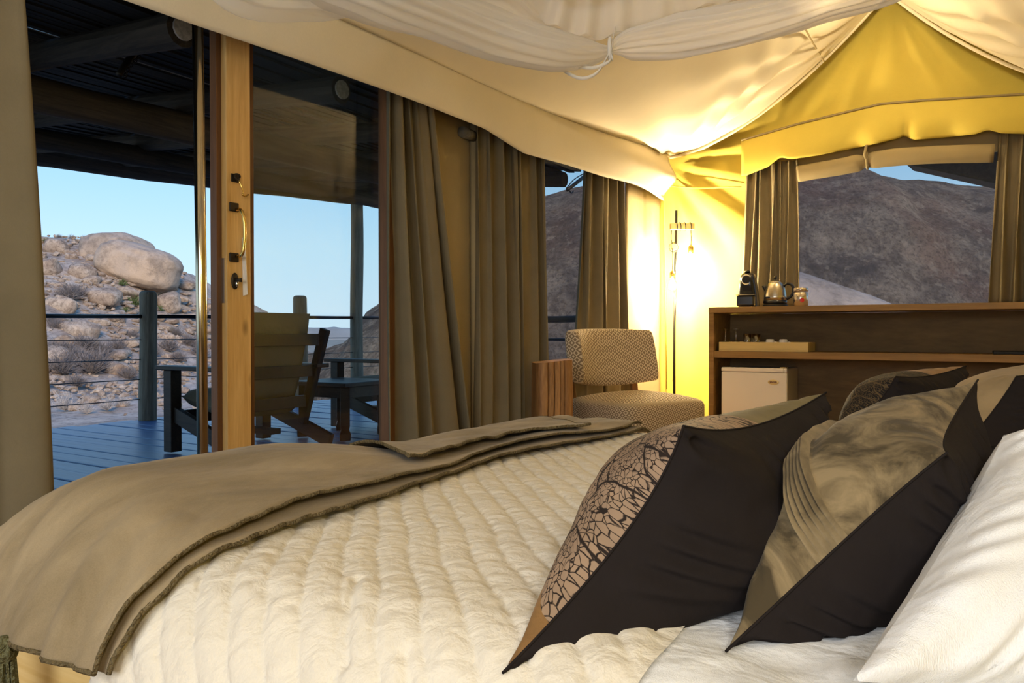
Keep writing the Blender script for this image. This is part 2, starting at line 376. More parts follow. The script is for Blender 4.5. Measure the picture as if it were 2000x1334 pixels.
# screen in the back window
o = MB().bx(BX+0.02, BX+0.022, -0.30, 1.30, 0.92, 2.22).build('window_2', M['screen']); struct(o, 'screened window in the mustard end wall above the cabinet', 'window')
# right wall and the end wall behind the camera (its opening is added for the fill light)
o = MB().bx(NX, BX, RY-0.01, RY, 0, 2.6).build('wall_right', M['mustard']); struct(o, 'mustard canvas wall behind the bed head', 'wall')
wn = MB()
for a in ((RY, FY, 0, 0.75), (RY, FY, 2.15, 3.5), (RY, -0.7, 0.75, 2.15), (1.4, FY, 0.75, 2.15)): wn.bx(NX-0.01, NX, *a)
o = wn.build('wall_near', M['canvas']); struct(o, 'khaki canvas end wall with a wide opening added for fill light', 'wall')

# ceiling liner: two sagging slopes from the ridge to the eaves
ex = [-1.7, 2.0, 2.83, 3.95, 4.9, 5.5, 6.1]; ez = [.88+.973*(q-.88) for q in (2.10, 2.115, 2.15, 2.19, 2.26, 2.31, 2.36)]
def ceil_z(X, v, right=False):
    zE = np.interp(X, ex, ez); wgt = sm(3.2, 6.0, X); p = 1.15+(0.75 if right else 0.58)*wgt
    rz = RIDGE_Z+0.0*X
    return zE+(rz-zE)*np.power(np.clip(v, 0, 1), p)
def slope(y_e, right):
    nx, nv = 150, 60
    X, v = np.meshgrid(np.concatenate([np.linspace(NX, 3.0, 40), np.linspace(3.05, 6.08, 110)]), np.linspace(0, 1, nv), indexing='ij')
    Y = y_e+(RIDGE_Y-y_e)*v; Z = ceil_z(X, v, right)
    # creases fanning out from the hung corner and from the peak
    cx, cy = 6.05, y_e; a = np.arctan2(np.abs(Y-cy), cx-X+1e-4); r = np.hypot(X-cx, Y-cy)
    f1 = np.sin(a*22+1.3*np.sin(a*7))*0.028*sm(0.03, 0.3, r)*(1-sm(0.5, 2.1, r))
    a2 = np.arctan2(np.abs(Y-RIDGE_Y), 6.1-X+1e-4); r2 = np.hypot(X-6.1, Y-RIDGE_Y)
    f2 = np.sin(a2*26+0.8)*0.018*sm(0.1, 0.4, r2)*(1-sm(0.8, 2.2, r2))*sm(0.1, 0.5, a2)
    dn = np.array([[0.02*nz(p*0.9, q*1.6, 1.7) for p, q in zip(s, t)] for s, t in zip(X, Y)])
    return np.stack([X, Y, Z+f1+f2+dn*(1-sm(0, 0.1, 1-v)*0)-0.0], -1)
cm = MB(); cm.grid(slope(LY, False)); cm.grid(slope(RY+0.1, True))
o = cm.build('ceiling', M['liner'], smooth=True, solid=0.004); struct(o, 'cream tent liner sloping up to the ridge', 'ceiling'); CEIL = o
# seams on the liner
def onceil(X, v, off=-0.012): return (X, LY+(RIDGE_Y-LY)*v, float(ceil_z(np.array(X), np.array(v)))+off)
MB().tube([onceil(X, 0.74, -0.030) for X in np.linspace(1.5, 6.05, 60)], 0.006, 6).build('seam', M['canvas'], CEIL, smooth=True)
# eave valance hanging in front of the facade
bx_ = [-1.7, 0.8, 1.6, 2.7, 3.3, 3.7, 4.2, 4.7, 5.3, 5.75, 6.0]; bz_ = [.88+.973*(q-.88) for q in (1.84, 1.865, 1.885, 1.93, 1.945, 1.90, 1.93, 1.945, 1.985, 1.975, 1.97)]
X, t = np.meshgrid(np.linspace(NX, 5.98, 140), np.linspace(0, 1, 14), indexing='ij')
Zt = np.interp(X, ex, ez)+0.012; Zb = np.interp(X, bx_, bz_)
Yv = LY+0.015*np.sin(X*2.1)*t-0.10*t*(1-t)*0.6-0.04*np.sin(t*PI)*sm(3.6, 5.2, X)+0.05*sm(5.5, 5.98, X)*np.sin(t*9)*t
G = np.stack([X, Yv-0.004, Zt+(Zb-Zt)*t], -1)
MB().grid(G).build('valance', M['liner'], CEIL, smooth=True, solid=0.004)
# pulled-down corner tab of the valance
ct = [at(1236, 352, 5.93), at(1270, 318, 5.95), at(1283, 330, 5.96), at(1279, 376, 5.9)]
# back edge binding of the liner
MB().tube([(6.075, LY+(RIDGE_Y-LY)*t, float(ceil_z(np.array(6.08), np.array(t)))-0.01) for t in np.linspace(0, 1, 40)], 0.012, 6).build('binding', M['liner'], CEIL, smooth=True)
MB().tube([(6.075, RY+0.1+(RIDGE_Y-RY-0.1)*t, float(ceil_z(np.array(6.08), np.array(t), True))-0.01) for t in np.linspace(0, 1, 40)], 0.012, 6).build('binding', M['liner'], CEIL, smooth=True)
MB().tube([onceil(X, 0.0, -0.004) for X in np.linspace(NX, 6.05, 80)], 0.009, 6).build('eave_seam', M['liner'], CEIL, smooth=True)

# window valance (pelmet flap) of the end wall
tp = [(1447, 274), (1490, 262), (1555, 243), (1640, 222), (1720, 203), (1800, 196), (1900, 190), (2000, 184), (2110, 180), (2300, 178)]
bt = [(1455, 344), (1500, 326), (1524, 307), (1545, 311), (1600, 303), (1700, 283), (1752, 271), (1766, 265), (1785, 273), (1850, 268), (1905, 262), (1930, 253), (1955, 260), (2010, 262), (2110, 266), (2300, 262)]
pxs = np.linspace(1448, 2250, 110); rows = []
for p in pxs:
    yt = np.interp(p, [q[0] for q in tp], [q[1] for q in tp]); yb = np.interp(p, [q[0] for q in bt], [q[1] for q in bt]); row = []
    for t in np.linspace(0, 1, 14):
        Xd = 6.19-0.07*math.sin(t*PI*0.62)*1.0+0.034*math.sin(p/21.0+2*math.sin(p/70.0))*t**1.3+0.05*math.exp(-((p-1768)/9.0)**2)*t
        row.append(onX(p, yt+(yb-yt)*t, Xd))
    rows.append(row)
MB().grid(np.array(rows)).build('valance', M['mustard'], WALL_B, smooth=True, solid=0.006)
MB().tube([onX(p, np.interp(p, [q[0] for q in tp], [q[1] for q in tp]), 6.18) for p in pxs], 0.009, 6).build('seam', M['canvas'], WALL_B, smooth=True)
# dark header board behind the flap, and the rolled-up window blind with its tie
MB().bx(6.255, 6.275, -0.4, 1.35, 2.12, 2.30).build('header', M['canvas'], WALL_B)
rb = thing('rolled_blind', 'khaki canvas blind rolled up along the top of the end wall window', 'blind', tuple(onX(1712, 315, 6.18)))
rp = spline([onX(1559, 340, 6.17), onX(1640, 326, 6.17), onX(1712, 311, 6.17), onX(1800, 304, 6.17), onX(1942, 299, 6.17)], 60)
rr = 0.062-0.018*np.exp(-((np.linspace(0, 1, 60)-0.43)/0.035)**2)
MB().tube(rp, rr, 18, shape=lambda a, t: 1+0.04*math.sin(3*a+9*t)+0.05*math.sin(a*7+t*40)*math.exp(-((t-0.43)/0.1)**2)).build('roll', M['canvas'], rb, smooth=True)
c0 = rp[26]
MB().tube([c0+np.array([0.055*math.cos(a), 0, 0.058*math.sin(a)]) for a in np.linspace(0, 2*PI, 20)], 0.008, 6).build('tie', M['canvas'], rb, smooth=True)
MB().tube(spline([c0+(-0.05, 0.0, 0.0), c0+(-0.07, 0.01, 0.03), c0+(-0.06, 0.0, 0.10)], 8), 0.010, 6).build('tie_tail', M['canvas'], rb, smooth=True)
# fly sheet over the tent, blocks the sky above the liner
fs = MB()
prof = [(2.52, 2.36), (RIDGE_Y, 3.62), (RY-0.4, 2.30)]
G = np.array([[(X, yy, zz) for (yy, zz) in prof] for X in (NX-0.4, 6.9)])
fs.grid(G); o = fs.build('tent_roof', M['canvas'], solid=0.01); struct(o, 'canvas fly sheet over the tent', 'roof')
# dark awning panel outside the end wall window
aw = MB(); G = np.array([[(6.75, 1.0, 2.46), (6.75, -1.6, 1.62)], [(7.7, 1.0, 2.44), (7.7, -1.6, 1.60)]])
G = np.array([[onX(1770, 318, 7.0), onX(1945, 356, 7.0), onX(2150, 402, 7.0)], [onX(1770, 318, 7.0)+(0.9, 0, .1), onX(1945, 356, 7.0)+(0.9, 0, .1), onX(2150, 402, 7.0)+(0.9, 0, .1)]])
G = np.concatenate([G, (G[1:2]+np.array([-0.5, 0, 0.6]))], 0)
aw.grid(G); tag(aw.build('awning', M['logx'], solid=0.02), 'dark awning edge outside the end wall window', 'awning')

# ================================================================ glass door
dr = thing('door_1', 'glazed door with honey pine stile and brass pull handle', 'door', (2.2, FY, 0), kind='structure')
xs0 = onY(427, 600, FY)[0]; xs1 = onY(474, 600, FY)[0]; xs2 = onY(499, 600, FY)[0]; xs3 = onY(749, 600, FY)[0]
MB().bx(xs0, xs1, FY-0.045, FY+0.0, 0.0, 2.2).build('stile', M['pine'], dr, bevel=0.003, label='honey pine door stile')
MB().bx(xs0-0.022, xs0-0.001, FY-0.02, FY+0.015, 0.0, 2.2).build('edge_strip', M['redwood'], dr, bevel=0.002)
MB().bx(xs1+0.001, xs2, FY+0.005, FY+0.045, 0.0, 2.2).build('inner_stile', M['redwood'], dr, bevel=0.003)
MB().bx(xs3, xs3+0.045, FY-0.03, FY+0.03, 0.0, 2.2).build('jamb', M['redwood'], dr, bevel=0.003)
MB().bx(xs0, xs3, FY-0.02, FY+0.03, 0.0, 0.12).build('bottom_rail', M['redwood'], dr)
MB().bx(xs2, xs3, FY+0.018, FY+0.024, 0.12, 2.2).build('pane', M['glass'], dr)
yf = FY-0.045
def fp(px, py, off=0.0): return onY(px, py, yf-off)
hd = MB(); hd.tube(spline([fp(462, 409, .012), fp(470, 410, .045), fp(476, 425, .06), fp(478, 450, .062), fp(476, 485, .058), fp(471, 499, .045), fp(462, 501, .012)], 30), 0.006, 8)
h = hd.build('pull_handle', M['brass'], dr, smooth=True, label='brass D-shaped pull handle')
for py in (405, 503):
    a = fp(457, py); MB().bx(a[0]-0.022, a[0]+0.016, yf-0.008, yf, a[2]-0.016, a[2]+0.016).build('plate', M['iron'], h, bevel=0.003)
hk = MB().bx(fp(456, 348)[0]-0.012, fp(461, 348)[0]+0.01, yf-0.006, yf, fp(458, 356)[2], fp(458, 340)[2]).build('hook_plate', M['iron'], dr, bevel=0.002)
c = fp(463, 346, .012); MB().tube([c+np.array([0.011*math.cos(a), -0.004*math.sin(a*2), 0.011*math.sin(a)]) for a in np.linspace(0, 2*PI, 18)], 0.0035, 6).build('ring', M['iron'], hk, smooth=True)
MB().tube(spline([fp(466, 352, .014), fp(472, 366, .02), fp(475, 377, .02), fp(473, 380, .02), fp(478, 383, .02), fp(485, 380, .02)], 20), 0.003, 6).build('hook', M['brass'], hk, smooth=True)
es = MB(); es.ball(fp(459, 549, .004), (0.016, 0.006, 0.030)); es = es.build('lock_plate', M['iron'], dr, smooth=True)
MB().tube([fp(459, 545, .0), fp(466, 547, .03), fp(472, 547, .035)], [0.007, 0.006, 0.008], 8).build('lock_knob', M['iron'], es, smooth=True)
MB().ball(fp(463, 554, .012), (0.006, 0.006, 0.012)).build('key_cylinder', M['chrome'], es, smooth=True)
tagm = MB(); a = [fp(473, 464, .004), fp(479, 464, .02), fp(481, 520, .02), fp(484, 575, .012), fp(475, 578, .004), fp(474, 520, .004)]
G = np.array([[a[0], a[1]], [a[5], a[2]], [a[4], a[3]]]); tagm.grid(G)
tagm.build('cloth_strap', M['ribbon'], dr, solid=0.004, label='pale cloth strap hung from the handle')
lp = MB().bx(xs0-0.004, xs0, FY-0.036, FY-0.012, onY(428, 592, FY)[2], onY(428, 505, FY)[2]).build('lock_face', M['steel'], dr)
# polished tent pole beside the door opening
pb = onY(395, 900, FY-0.12)
o = MB().tube([(pb[0]+0.003, FY-0.12, 0.0), (pb[0], FY-0.12, 1.0), (pb[0]-0.012, FY-0.12, 2.13)], 0.0175, 18).build('tent_pole', M['pole'], smooth=True)
tag(o, 'polished steel tent pole standing beside the pine door stile', 'pole')

# ================================================================ deck, railing, deck roof
DY0, DY1 = FY+0.02, 7.26
dk = thing('deck', 'weathered plank deck outside the glass door', 'deck', (0, 0, 0), kind='structure')
pl = {}
x = -3.2; i = 0
while x < 9.0:
    wd = random.choice([0.17, 0.19, 0.21]); ln = DY1-DY0+random.choice([0, 0, 0.02, 0.05])
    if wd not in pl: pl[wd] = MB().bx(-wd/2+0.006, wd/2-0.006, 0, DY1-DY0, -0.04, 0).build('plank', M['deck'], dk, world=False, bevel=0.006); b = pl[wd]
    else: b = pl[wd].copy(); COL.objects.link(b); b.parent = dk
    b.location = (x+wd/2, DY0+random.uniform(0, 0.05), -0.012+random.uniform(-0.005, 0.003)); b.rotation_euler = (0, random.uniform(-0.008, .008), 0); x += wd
MB().bx(-3.2, 9.0, DY1-0.12, DY1-0.04, -0.28, -0.06).build('joist', M['logx'], dk)
MB().bx(-3.2, 9.0, DY0, DY1, -0.10, -0.09).build('underlay', M['matblack'], dk)

rl = thing('deck_railing', 'railing of rounded log posts with steel rail and thin cables along the deck edge', 'railing', (4.78, 7.18, 0))
def post(px, ztop, r, name='post', y=7.18, parent=rl, lean=0.0):
    X = onY(px, 700, y)[0]
    pts = [(X+lean*(z-1)+0.008*math.sin(z*3+X), y, z) for z in np.linspace(-0.3, ztop-r*0.5, 14)]; rs = [r*(1.03-0.05*t+0.02*math.sin(9*t+X)) for t in np.linspace(0, 1, 14)]
    pts += [(pts[-1][0], y, ztop-r*0.22), (pts[-1][0], y, ztop-0.02*r), (pts[-1][0], y, ztop)]; rs += [r*0.93, r*0.70, r*0.2]
    return MB().tube(pts, rs, 16).build(name, M['log'], parent, smooth=True), X
xsP = []
for px, zt in ((-160, 1.3), (289, 1.295), (587, 1.33)): _, X = post(px, zt, 0.085); xsP.append(X)
tp_, XT = post(697, 2.78, 0.085, 'roof_post', lean=0.004); xsP.append(XT)
xsP += [8.9]
def railz(X): return 1.035+0.012*(X-4.78)
for a, b in zip([-3.2]+xsP[:-1], xsP): MB().tube([(a, 7.18, railz(a)), (b, 7.18, railz(b))], 0.020, 10).build('top_rail', M['rail'], rl, smooth=True)
for zc in (0.80, 0.60, 0.40, 0.20): MB().tube([(-3.2, 7.18, zc), (8.9, 7.18, zc)], 0.0045, 6).build('cable', M['rail'], rl, smooth=True)

for Yp in (2.55, 5.0): MB().tube([(7.0, Yp, -0.3), (7.0, Yp, 0.6), (7.0, Yp, 1.15), (7.0, Yp, 1.17)], [0.06, 0.06, 0.058, 0.03], 14).build('post', M['log'], rl, smooth=True)
MB().tube([(7.0, y_, 1.02+0.012*math.sin(y_*3)) for y_ in np.linspace(2.5, 5.05, 14)], 0.034, 12).build('end_rail', M['logy'], rl, smooth=True)
MB().tube([(7.0, 2.5, 0.80), (7.0, 5.05, 0.80)], 0.015, 10).build('end_rail', M['rail'], rl, smooth=True)
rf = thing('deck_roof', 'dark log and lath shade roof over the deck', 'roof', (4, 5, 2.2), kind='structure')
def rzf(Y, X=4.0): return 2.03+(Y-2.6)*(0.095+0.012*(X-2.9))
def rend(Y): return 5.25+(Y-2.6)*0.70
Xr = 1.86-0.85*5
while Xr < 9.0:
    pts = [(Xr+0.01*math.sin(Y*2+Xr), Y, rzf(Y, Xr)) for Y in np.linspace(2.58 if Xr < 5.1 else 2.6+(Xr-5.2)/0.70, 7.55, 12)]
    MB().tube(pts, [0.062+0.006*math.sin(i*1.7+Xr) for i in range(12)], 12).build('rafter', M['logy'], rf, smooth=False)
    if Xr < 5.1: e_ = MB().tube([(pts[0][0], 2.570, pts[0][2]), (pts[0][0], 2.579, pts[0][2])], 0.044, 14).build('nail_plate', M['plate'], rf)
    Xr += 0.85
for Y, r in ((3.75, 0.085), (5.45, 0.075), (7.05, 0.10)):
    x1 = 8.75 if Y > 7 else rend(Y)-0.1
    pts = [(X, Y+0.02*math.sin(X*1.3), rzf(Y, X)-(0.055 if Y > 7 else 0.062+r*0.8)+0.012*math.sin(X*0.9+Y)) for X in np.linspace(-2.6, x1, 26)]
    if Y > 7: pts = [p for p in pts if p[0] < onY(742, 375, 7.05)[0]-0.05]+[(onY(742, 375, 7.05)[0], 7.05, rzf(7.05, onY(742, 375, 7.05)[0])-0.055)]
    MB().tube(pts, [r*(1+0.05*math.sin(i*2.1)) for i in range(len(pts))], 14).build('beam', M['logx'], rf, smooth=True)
# laths lying on the rafters, with slits of sky between them
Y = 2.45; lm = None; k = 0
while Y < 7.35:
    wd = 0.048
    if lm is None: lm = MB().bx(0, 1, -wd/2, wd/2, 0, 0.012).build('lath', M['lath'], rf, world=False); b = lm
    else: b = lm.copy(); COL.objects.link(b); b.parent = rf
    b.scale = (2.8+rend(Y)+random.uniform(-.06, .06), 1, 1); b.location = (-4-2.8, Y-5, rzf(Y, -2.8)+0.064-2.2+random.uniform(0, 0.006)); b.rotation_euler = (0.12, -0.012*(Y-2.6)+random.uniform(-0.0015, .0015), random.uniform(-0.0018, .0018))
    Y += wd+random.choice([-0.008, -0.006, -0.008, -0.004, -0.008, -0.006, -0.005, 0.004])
# a second loose covering of shade cloth above part of the laths
MB().bx(-2.8, 5.0, 2.4, 3.3, rzf(3.0)+0.18, rzf(3.0)+0.19).build('shade_sheet', M['lath'], rf)
# hanging stay rod with chain under the roof
st = thing('stay_rod', 'dark metal stay rod with chain hanging under the deck roof', 'rod', tuple(onY(235, 150, 3.1)))
a = onY(300, 45, 3.3); b = onY(232, 146, 3.1)
MB().tube([a, (a+b)/2+(0, 0, -0.004), b], [0.016, 0.017, 0.014], 10).build('rod', M['iron'], st, smooth=True)
ch = spline([onY(278, 85, 3.12), onY(272, 110, 3.08), onY(255, 128, 3.06), onY(243, 150, 3.06)], 14)
for i in range(13):
    p, q = ch[i], ch[i+1]; mid = (p+q)/2; t = (q-p)/np.linalg.norm(q-p); u = np.cross(t, (1, 0, 0) if i % 2 else (0, 1, 0)); u /= np.linalg.norm(u); L = np.linalg.norm(q-p)*0.75
    MB().tube([mid+t*L*math.cos(s)+u*0.007*math.sin(s) for s in np.linspace(0, 2*PI, 13)], 0.0022, 5, cap=False).build('chain_link', M['iron'], st, smooth=True)
# short outrigger arm with a chain seen through the facade window
ar = thing('bracket_arm', 'short dark bracket arm with chain outside the screened window', 'bracket', tuple(onY(1110, 370, 3.6)))
a = onY(1108, 371, 3.6); b = onY(1150, 338, 3.6)
MB().tube([a, b], [0.018, 0.022], 10).build('arm', M['iron'], ar, smooth=True)
MB().tube(spline([onY(1106, 368, 3.58), onY(1122, 350, 3.58), onY(1146, 336, 3.58)], 8), 0.006, 6).build('chain', M['iron'], ar, smooth=True)
MB().tube(spline([onY(1112, 372, 3.6), onY(1116, 377, 3.6), onY(1120, 373, 3.6)], 6), 0.008, 6).build('hook', M['iron'], ar, smooth=True)
# ================================================================ land beyond the deck
def rock_mat(name, c1, c2, c3, scale=0.35, streak=0.0, bmp=0.6, crack=0.0):
    m, nt, b, out = newmat(name)
    v = coords(nt, 'Object', (1, 1, 1)); f = noise_tex(nt, v, scale, 8, 0.62, 0.3)
    col = ramp(nt, f, [(0.32, c1), (0.50, c2), (0.68, c3)])
    if streak:
        s = noise_tex(nt, coords(nt, 'Object', (1, 1, 0.10)), 0.55, 6, 0.65, 0.4)
        k = ramp(nt, s, [(0.46, (0, 0, 0)), (0.62, (1, 1, 1))]); col = mixc(nt, mth(nt, 'MULTIPLY', k, streak), col, (0.075, 0.07, 0.075))
        s2 = noise_tex(nt, v, 0.22, 4); k2 = ramp(nt, s2, [(0.52, (0, 0, 0)), (0.66, (1, 1, 1))]); col = mixc(nt, mth(nt, 'MULTIPLY', k2, 0.45), col, (0.40, 0.22, 0.15))
    g = noise_tex(nt, v, scale*9, 8, 0.75)
    col = mixc(nt, mth(nt, 'MULTIPLY', ramp(nt, g, [(0.47, (0, 0, 0)), (0.60, (1, 1, 1))]), 0.60), col, dark(c1, 0.55))
    g2 = noise_tex(nt, coords(nt, 'Object', (1, 1, 0.4)), scale*3.2, 8, 0.7); col = mixc(nt, mth(nt, 'MULTIPLY', ramp(nt, g2, [(0.54, (0, 0, 0)), (0.64, (1, 1, 1))]), 0.5), col, dark(c3, 1.12))
    nt.links.new(col, b.inputs['Base Color']); b.inputs['Roughness'].default_value = 0.95; b.inputs['Specular IOR Level'].default_value = 0.1
    bump(nt, b, mth(nt, 'ADD', noise_tex(nt, v, scale*4, 10, 0.72), mth(nt, 'MULTIPLY', g, 0.5)), bmp, 0.45)
    return m
M['rock'] = rock_mat('granite_boulder', (0.26, 0.19, 0.15), (0.50, 0.40, 0.32), (0.66, 0.55, 0.45), 0.5)
M['bigrock'] = rock_mat('granite_big_boulder', (0.30, 0.24, 0.20), (0.46, 0.37, 0.30), (0.56, 0.42, 0.30), 0.22)
M['slab'] = rock_mat('granite_slope', (0.30, 0.24, 0.20), (0.50, 0.42, 0.36), (0.62, 0.53, 0.45), 0.25)
M['dome'] = rock_mat('granite_dome_face', (0.20, 0.15, 0.115), (0.36, 0.28, 0.215), (0.58, 0.46, 0.34), 0.7, streak=0.6, bmp=1.0)
M['ground'] = rock_mat('dry_grass_ground', (0.30, 0.25, 0.19), (0.46, 0.40, 0.33), (0.58, 0.52, 0.44), 0.20)
M['twig'] = mat('grey_twigs', (0.21, 0.19, 0.19), 0.9, var=0.3, vscale=0.8)
M['paletwig'] = mat('bleached_twigs', (0.50, 0.47, 0.46), 0.9, var=0.2, vscale=0.8)
M['leafgreen'] = mat('dusty_green_leaves', (0.12, 0.17, 0.06), 0.8, var=0.35, vscale=2)
M['farhill'] = mat('far_hills', (0.40, 0.38, 0.36), 1.0, var=0.15, vscale=0.02)
HD = 78.0
hx = [-400, -150, 0, 75, 130, 180, 250, 330, 350, 425, 470, 520]; hy = [400, 415, 440, 460, 464, 468, 488, 524, 545, 606, 655, 690]
def ground_z(d, l):
    pr = 1000+FPX*l/HD
    ys = np.interp(pr, hx, hy); zt = np.maximum(CAM_Z+HD*(648-ys)/FPX, -3.0)
    s = np.clip((d-30.0)/(HD-30.0), 0, 1); s = s**1.15
    base = -2.4-0.02*np.clip(d-8, 0, 60)
    z = base+(zt-base)*s
    z = np.where(d > HD, z-(d-HD)*0.12, z)
    return z
nd, nl = 150, 170
D, L = np.meshgrid(np.concatenate([np.linspace(3.0, 30, 30), np.linspace(31, 110, 120)]), np.linspace(-95, 30, nl), indexing='ij')
Z = ground_z(D, L)
Z = Z+np.array([[(0.55*fbm((a*0.11, c*0.11, 0.3), 5)+0.22*abs(nz(a*0.45, c*0.45, 4)))*min(1, a/25.0)*(1.0 if a > 32 else 0.5) for a, c in zip(r, s)] for r, s in zip(D, L)])
GZ = Z; XY = D[..., None]*FH+L[..., None]*RT
GROUND = o = MB().grid(np.stack([XY[..., 0], XY[..., 1], Z], -1)).build('ground', M['slab'], smooth=True); struct(o, 'pale rocky hillside and dry valley floor beyond the deck', 'ground')
def surf(d, l): return float(ground_z(np.array(d), np.array(l)))
o = MB().grid(np.array([[tuple(dl(d, l))[:2]+(-4.2-0.004*d,) for l in np.linspace(-2.0*d-50, 2.5*d+50, 8)] for d in (90, 200, 500, 1000)])).build('plain', M['ground']); struct(o, 'distant dry plain', 'ground')
# far hills on the horizon
fh = MB(); rows = []
for l in np.linspace(-420, -60, 50):
    zt = 3+4.5*(0.5+0.5*nz(l*0.02, 1.1))+2.0*nz(l*0.07, 5); rows.append([tuple(dl(760, l)[:2])+(-8,), tuple(dl(790, l)[:2])+(zt*0.7,), tuple(dl(830, l)[:2])+(zt,), tuple(dl(900, l)[:2])+(-8,)])
tag(fh.grid(np.array(rows)).build('far_ridge', M['farhill'], smooth=True), 'low hazy ridge on the horizon past the deck railing', 'hill')

# granite dome that rises behind the tent
dx = [560, 640, 690, 711, 735, 752, 840, 920, 972, 1062, 1133, 1240, 1400, 1552, 1632, 1680, 1695, 1719, 1785, 1938, 2100, 2350, 2700]
dyy = [690, 672, 640, 602, 586, 572, 500, 454, 424, 397, 381, 366, 352, 356, 345, 338, 344, 359, 368, 380, 392, 430, 520]
D0, DT = 24.0, 40.0; rows = []
for l in np.linspace(35*(560-1000)/FPX, 35*(2700-1000)/FPX, 200):
    pr = 1000+FPX*l/35.0; zt = CAM_Z+DT*(648-np.interp(pr, dx, dyy))/FPX; zb = -4.0; row = []
    for s in np.concatenate([np.linspace(0, 1, 70), [1.15, 1.5]]):
        if s <= 1:
            z = zb+(zt-zb)*(1-(1-s)**2.4); d = D0+(DT-D0)*s+3.0*(abs(pr-1500)/1000.0)**2*(1-s)
        else: z = zt-(s-1)*6; d = DT+(s-1)*30
        q = dl(d, l); n1 = 0.6*fbm((q[0]*0.10, q[1]*0.10, z*0.16), 6)+0.28*abs(nz(q[0]*0.5, q[1]*0.5, z*0.35))
        q = q-FH*n1*(1.0 if s < 0.93 else 0.25); row.append((q[0], q[1], z+0.12*fbm((q[0]*0.6, q[1]*0.6, 2.0), 4)))
    rows.append(row)
tag(MB().grid(np.array(rows)).build('granite_dome', M['dome'], smooth=True), 'huge dark streaked granite dome rising behind the tent', 'rock')

# boulders
def boulder_mesh(name, seed, sub=3, sq=(1, 1, 1), rough=0.42, mt=None, flat=True):
    bm = bmesh.new(); bmesh.ops.create_icosphere(bm, subdivisions=sub, radius=1.0); rs = random.Random(seed)
    ofs = Vector((rs.uniform(-9, 9), rs.uniform(-9, 9), rs.uniform(-9, 9)))
    for v in bm.verts:
        n = v.co.normalized(); k = 1+rough*mnoise.fractal(n*0.9+ofs, 1.0, 2.0, 3)+rough*0.25*mnoise.noise(n*4+ofs)
        c = n*k; e_ = 0.66; c = Vector((math.copysign(abs(c.x)**e_, c.x), math.copysign(abs(c.y)**e_, c.y), math.copysign(abs(c.z)**e_, c.z)))
        v.co = Vector((c.x*sq[0], c.y*sq[1], c.z*sq[2]))
    me = bpy.data.meshes.new(name); bm.to_mesh(me); bm.free(); me.polygons.foreach_set('use_smooth', [True]*len(me.polygons)); me.materials.append(mt or M['rock']); return me
BMs = [boulder_mesh('boulder', s, 3, (1, random.uniform(.7, 1), random.uniform(.55, .85))) for s in range(7)]
def put_rock(me, d, l, r, label, group=None, sink=0.25, rot=None, scale=(1, 1, 1), name='boulder', z=None):
    o = link(name, me, None); p = dl(d, l); zz = surf(d, l) if z is None else z
    o.location = (p[0], p[1], zz+r*(0.6-sink)); o.scale = tuple(r*q for q in scale); o.rotation_euler = rot or (random.uniform(-.25, .25), random.uniform(-.25, .25), random.uniform(0, 6.28))
    return tag(o, label, 'rock', group)
def hit_d(px, py, dmin=20, dmax=100):
    """depth where the view ray of a photo pixel meets the hillside"""
    r = ray(px, py); r = r/float(r@FH)
    for d in np.linspace(dmin, dmax, 600):
        p = CP+r*d
        if p[2] < surf(d, float(p@RT)): return d, float(p@RT)
    return dmax-20, float((CP+r*(dmax-20))@RT)
big = boulder_mesh('boulder', 31, 5, (1.0, 0.8, 0.62), 0.18, M['bigrock'])
d, l = 74.0, 74*(240-1000)/FPX
o = put_rock(big, d, l, 4.2, 'rounded grey granite boulder capping the hill top', rot=(0.05, 0.05, 0.4), z=at(250, 520, 74)[2], name='hilltop_boulder'); o.location = tuple(at(232, 500, 75.5)); o.scale = (3.4, 3.6, 3.4)
big2 = boulder_mesh('boulder', 44, 5, (1.0, 0.8, 0.60), 0.16, M['bigrock'])
o = put_rock(big2, d, l, 4.2, 'largest tan granite boulder with a stained hollow face, on the hill shoulder', name='hilltop_boulder', rot=(0.0, 0.12, -1.0)); o.location = tuple(at(276, 520, 72)); o.scale = (3.6, 3.6, 3.2)
o.rotation_euler = (0.0, math.radians(18), YAW-PI/2)
PL = []
for px, py, rp, lab in ((155, 640, 33, 'tall split granite block standing under the deck rail line'), (128, 668, 20, None), (172, 665, 19, None), (231, 718, 28, 'single round tan boulder lying on the dry valley floor'), (105, 690, 24, None), (110, 678, 9, None), (178, 780, 16, None), (140, 500, 13, None), (230, 505, 20, None), (160, 530, 22, None), (200, 575, 32, None), (120, 590, 30, None), (300, 560, 16, None), (180, 545, 16, None), (270, 540, 12, None), (330, 585, 26, None), (90, 520, 26, None), (110, 480, 20, None)):
    d, l = hit_d(px, py+rp*0.6); r = rp*d/FPX; PL.append((d, l, r))
    put_rock(random.choice(BMs), d, l, r, lab or 'weathered granite boulder lying on the hillside beyond the railing', None if lab else 'hillside boulders', sink=0.25)
n = 0
while n < 210:
    px = random.uniform(70, 470); py = random.uniform(455, 735)
    if py < np.interp(px, hx, hy)+6: continue
    if py > 690 and random.random() < 0.6: continue
    d, l = hit_d(px, py); r = abs(random.gauss(0, 1))*0.42+0.22
    tries = globals().get('tries', 0)+1
    if tries < 4000 and any(math.hypot(d-a, l-b_) < 0.85*(r*1.25+c_) for a, b_, c_ in PL): continue
    PL.append((d, l, r*1.25))
    put_rock(random.choice(BMs), d, l, r, 'weathered granite boulder lying on the hillside beyond the railing' if r > 0.5 else 'small pale granite stone lying among the hillside boulders', 'hillside boulders' if r > 0.5 else 'small hillside stones', sink=0.35, scale=(1.25, 1.0, random.uniform(.55, .8))); n += 1
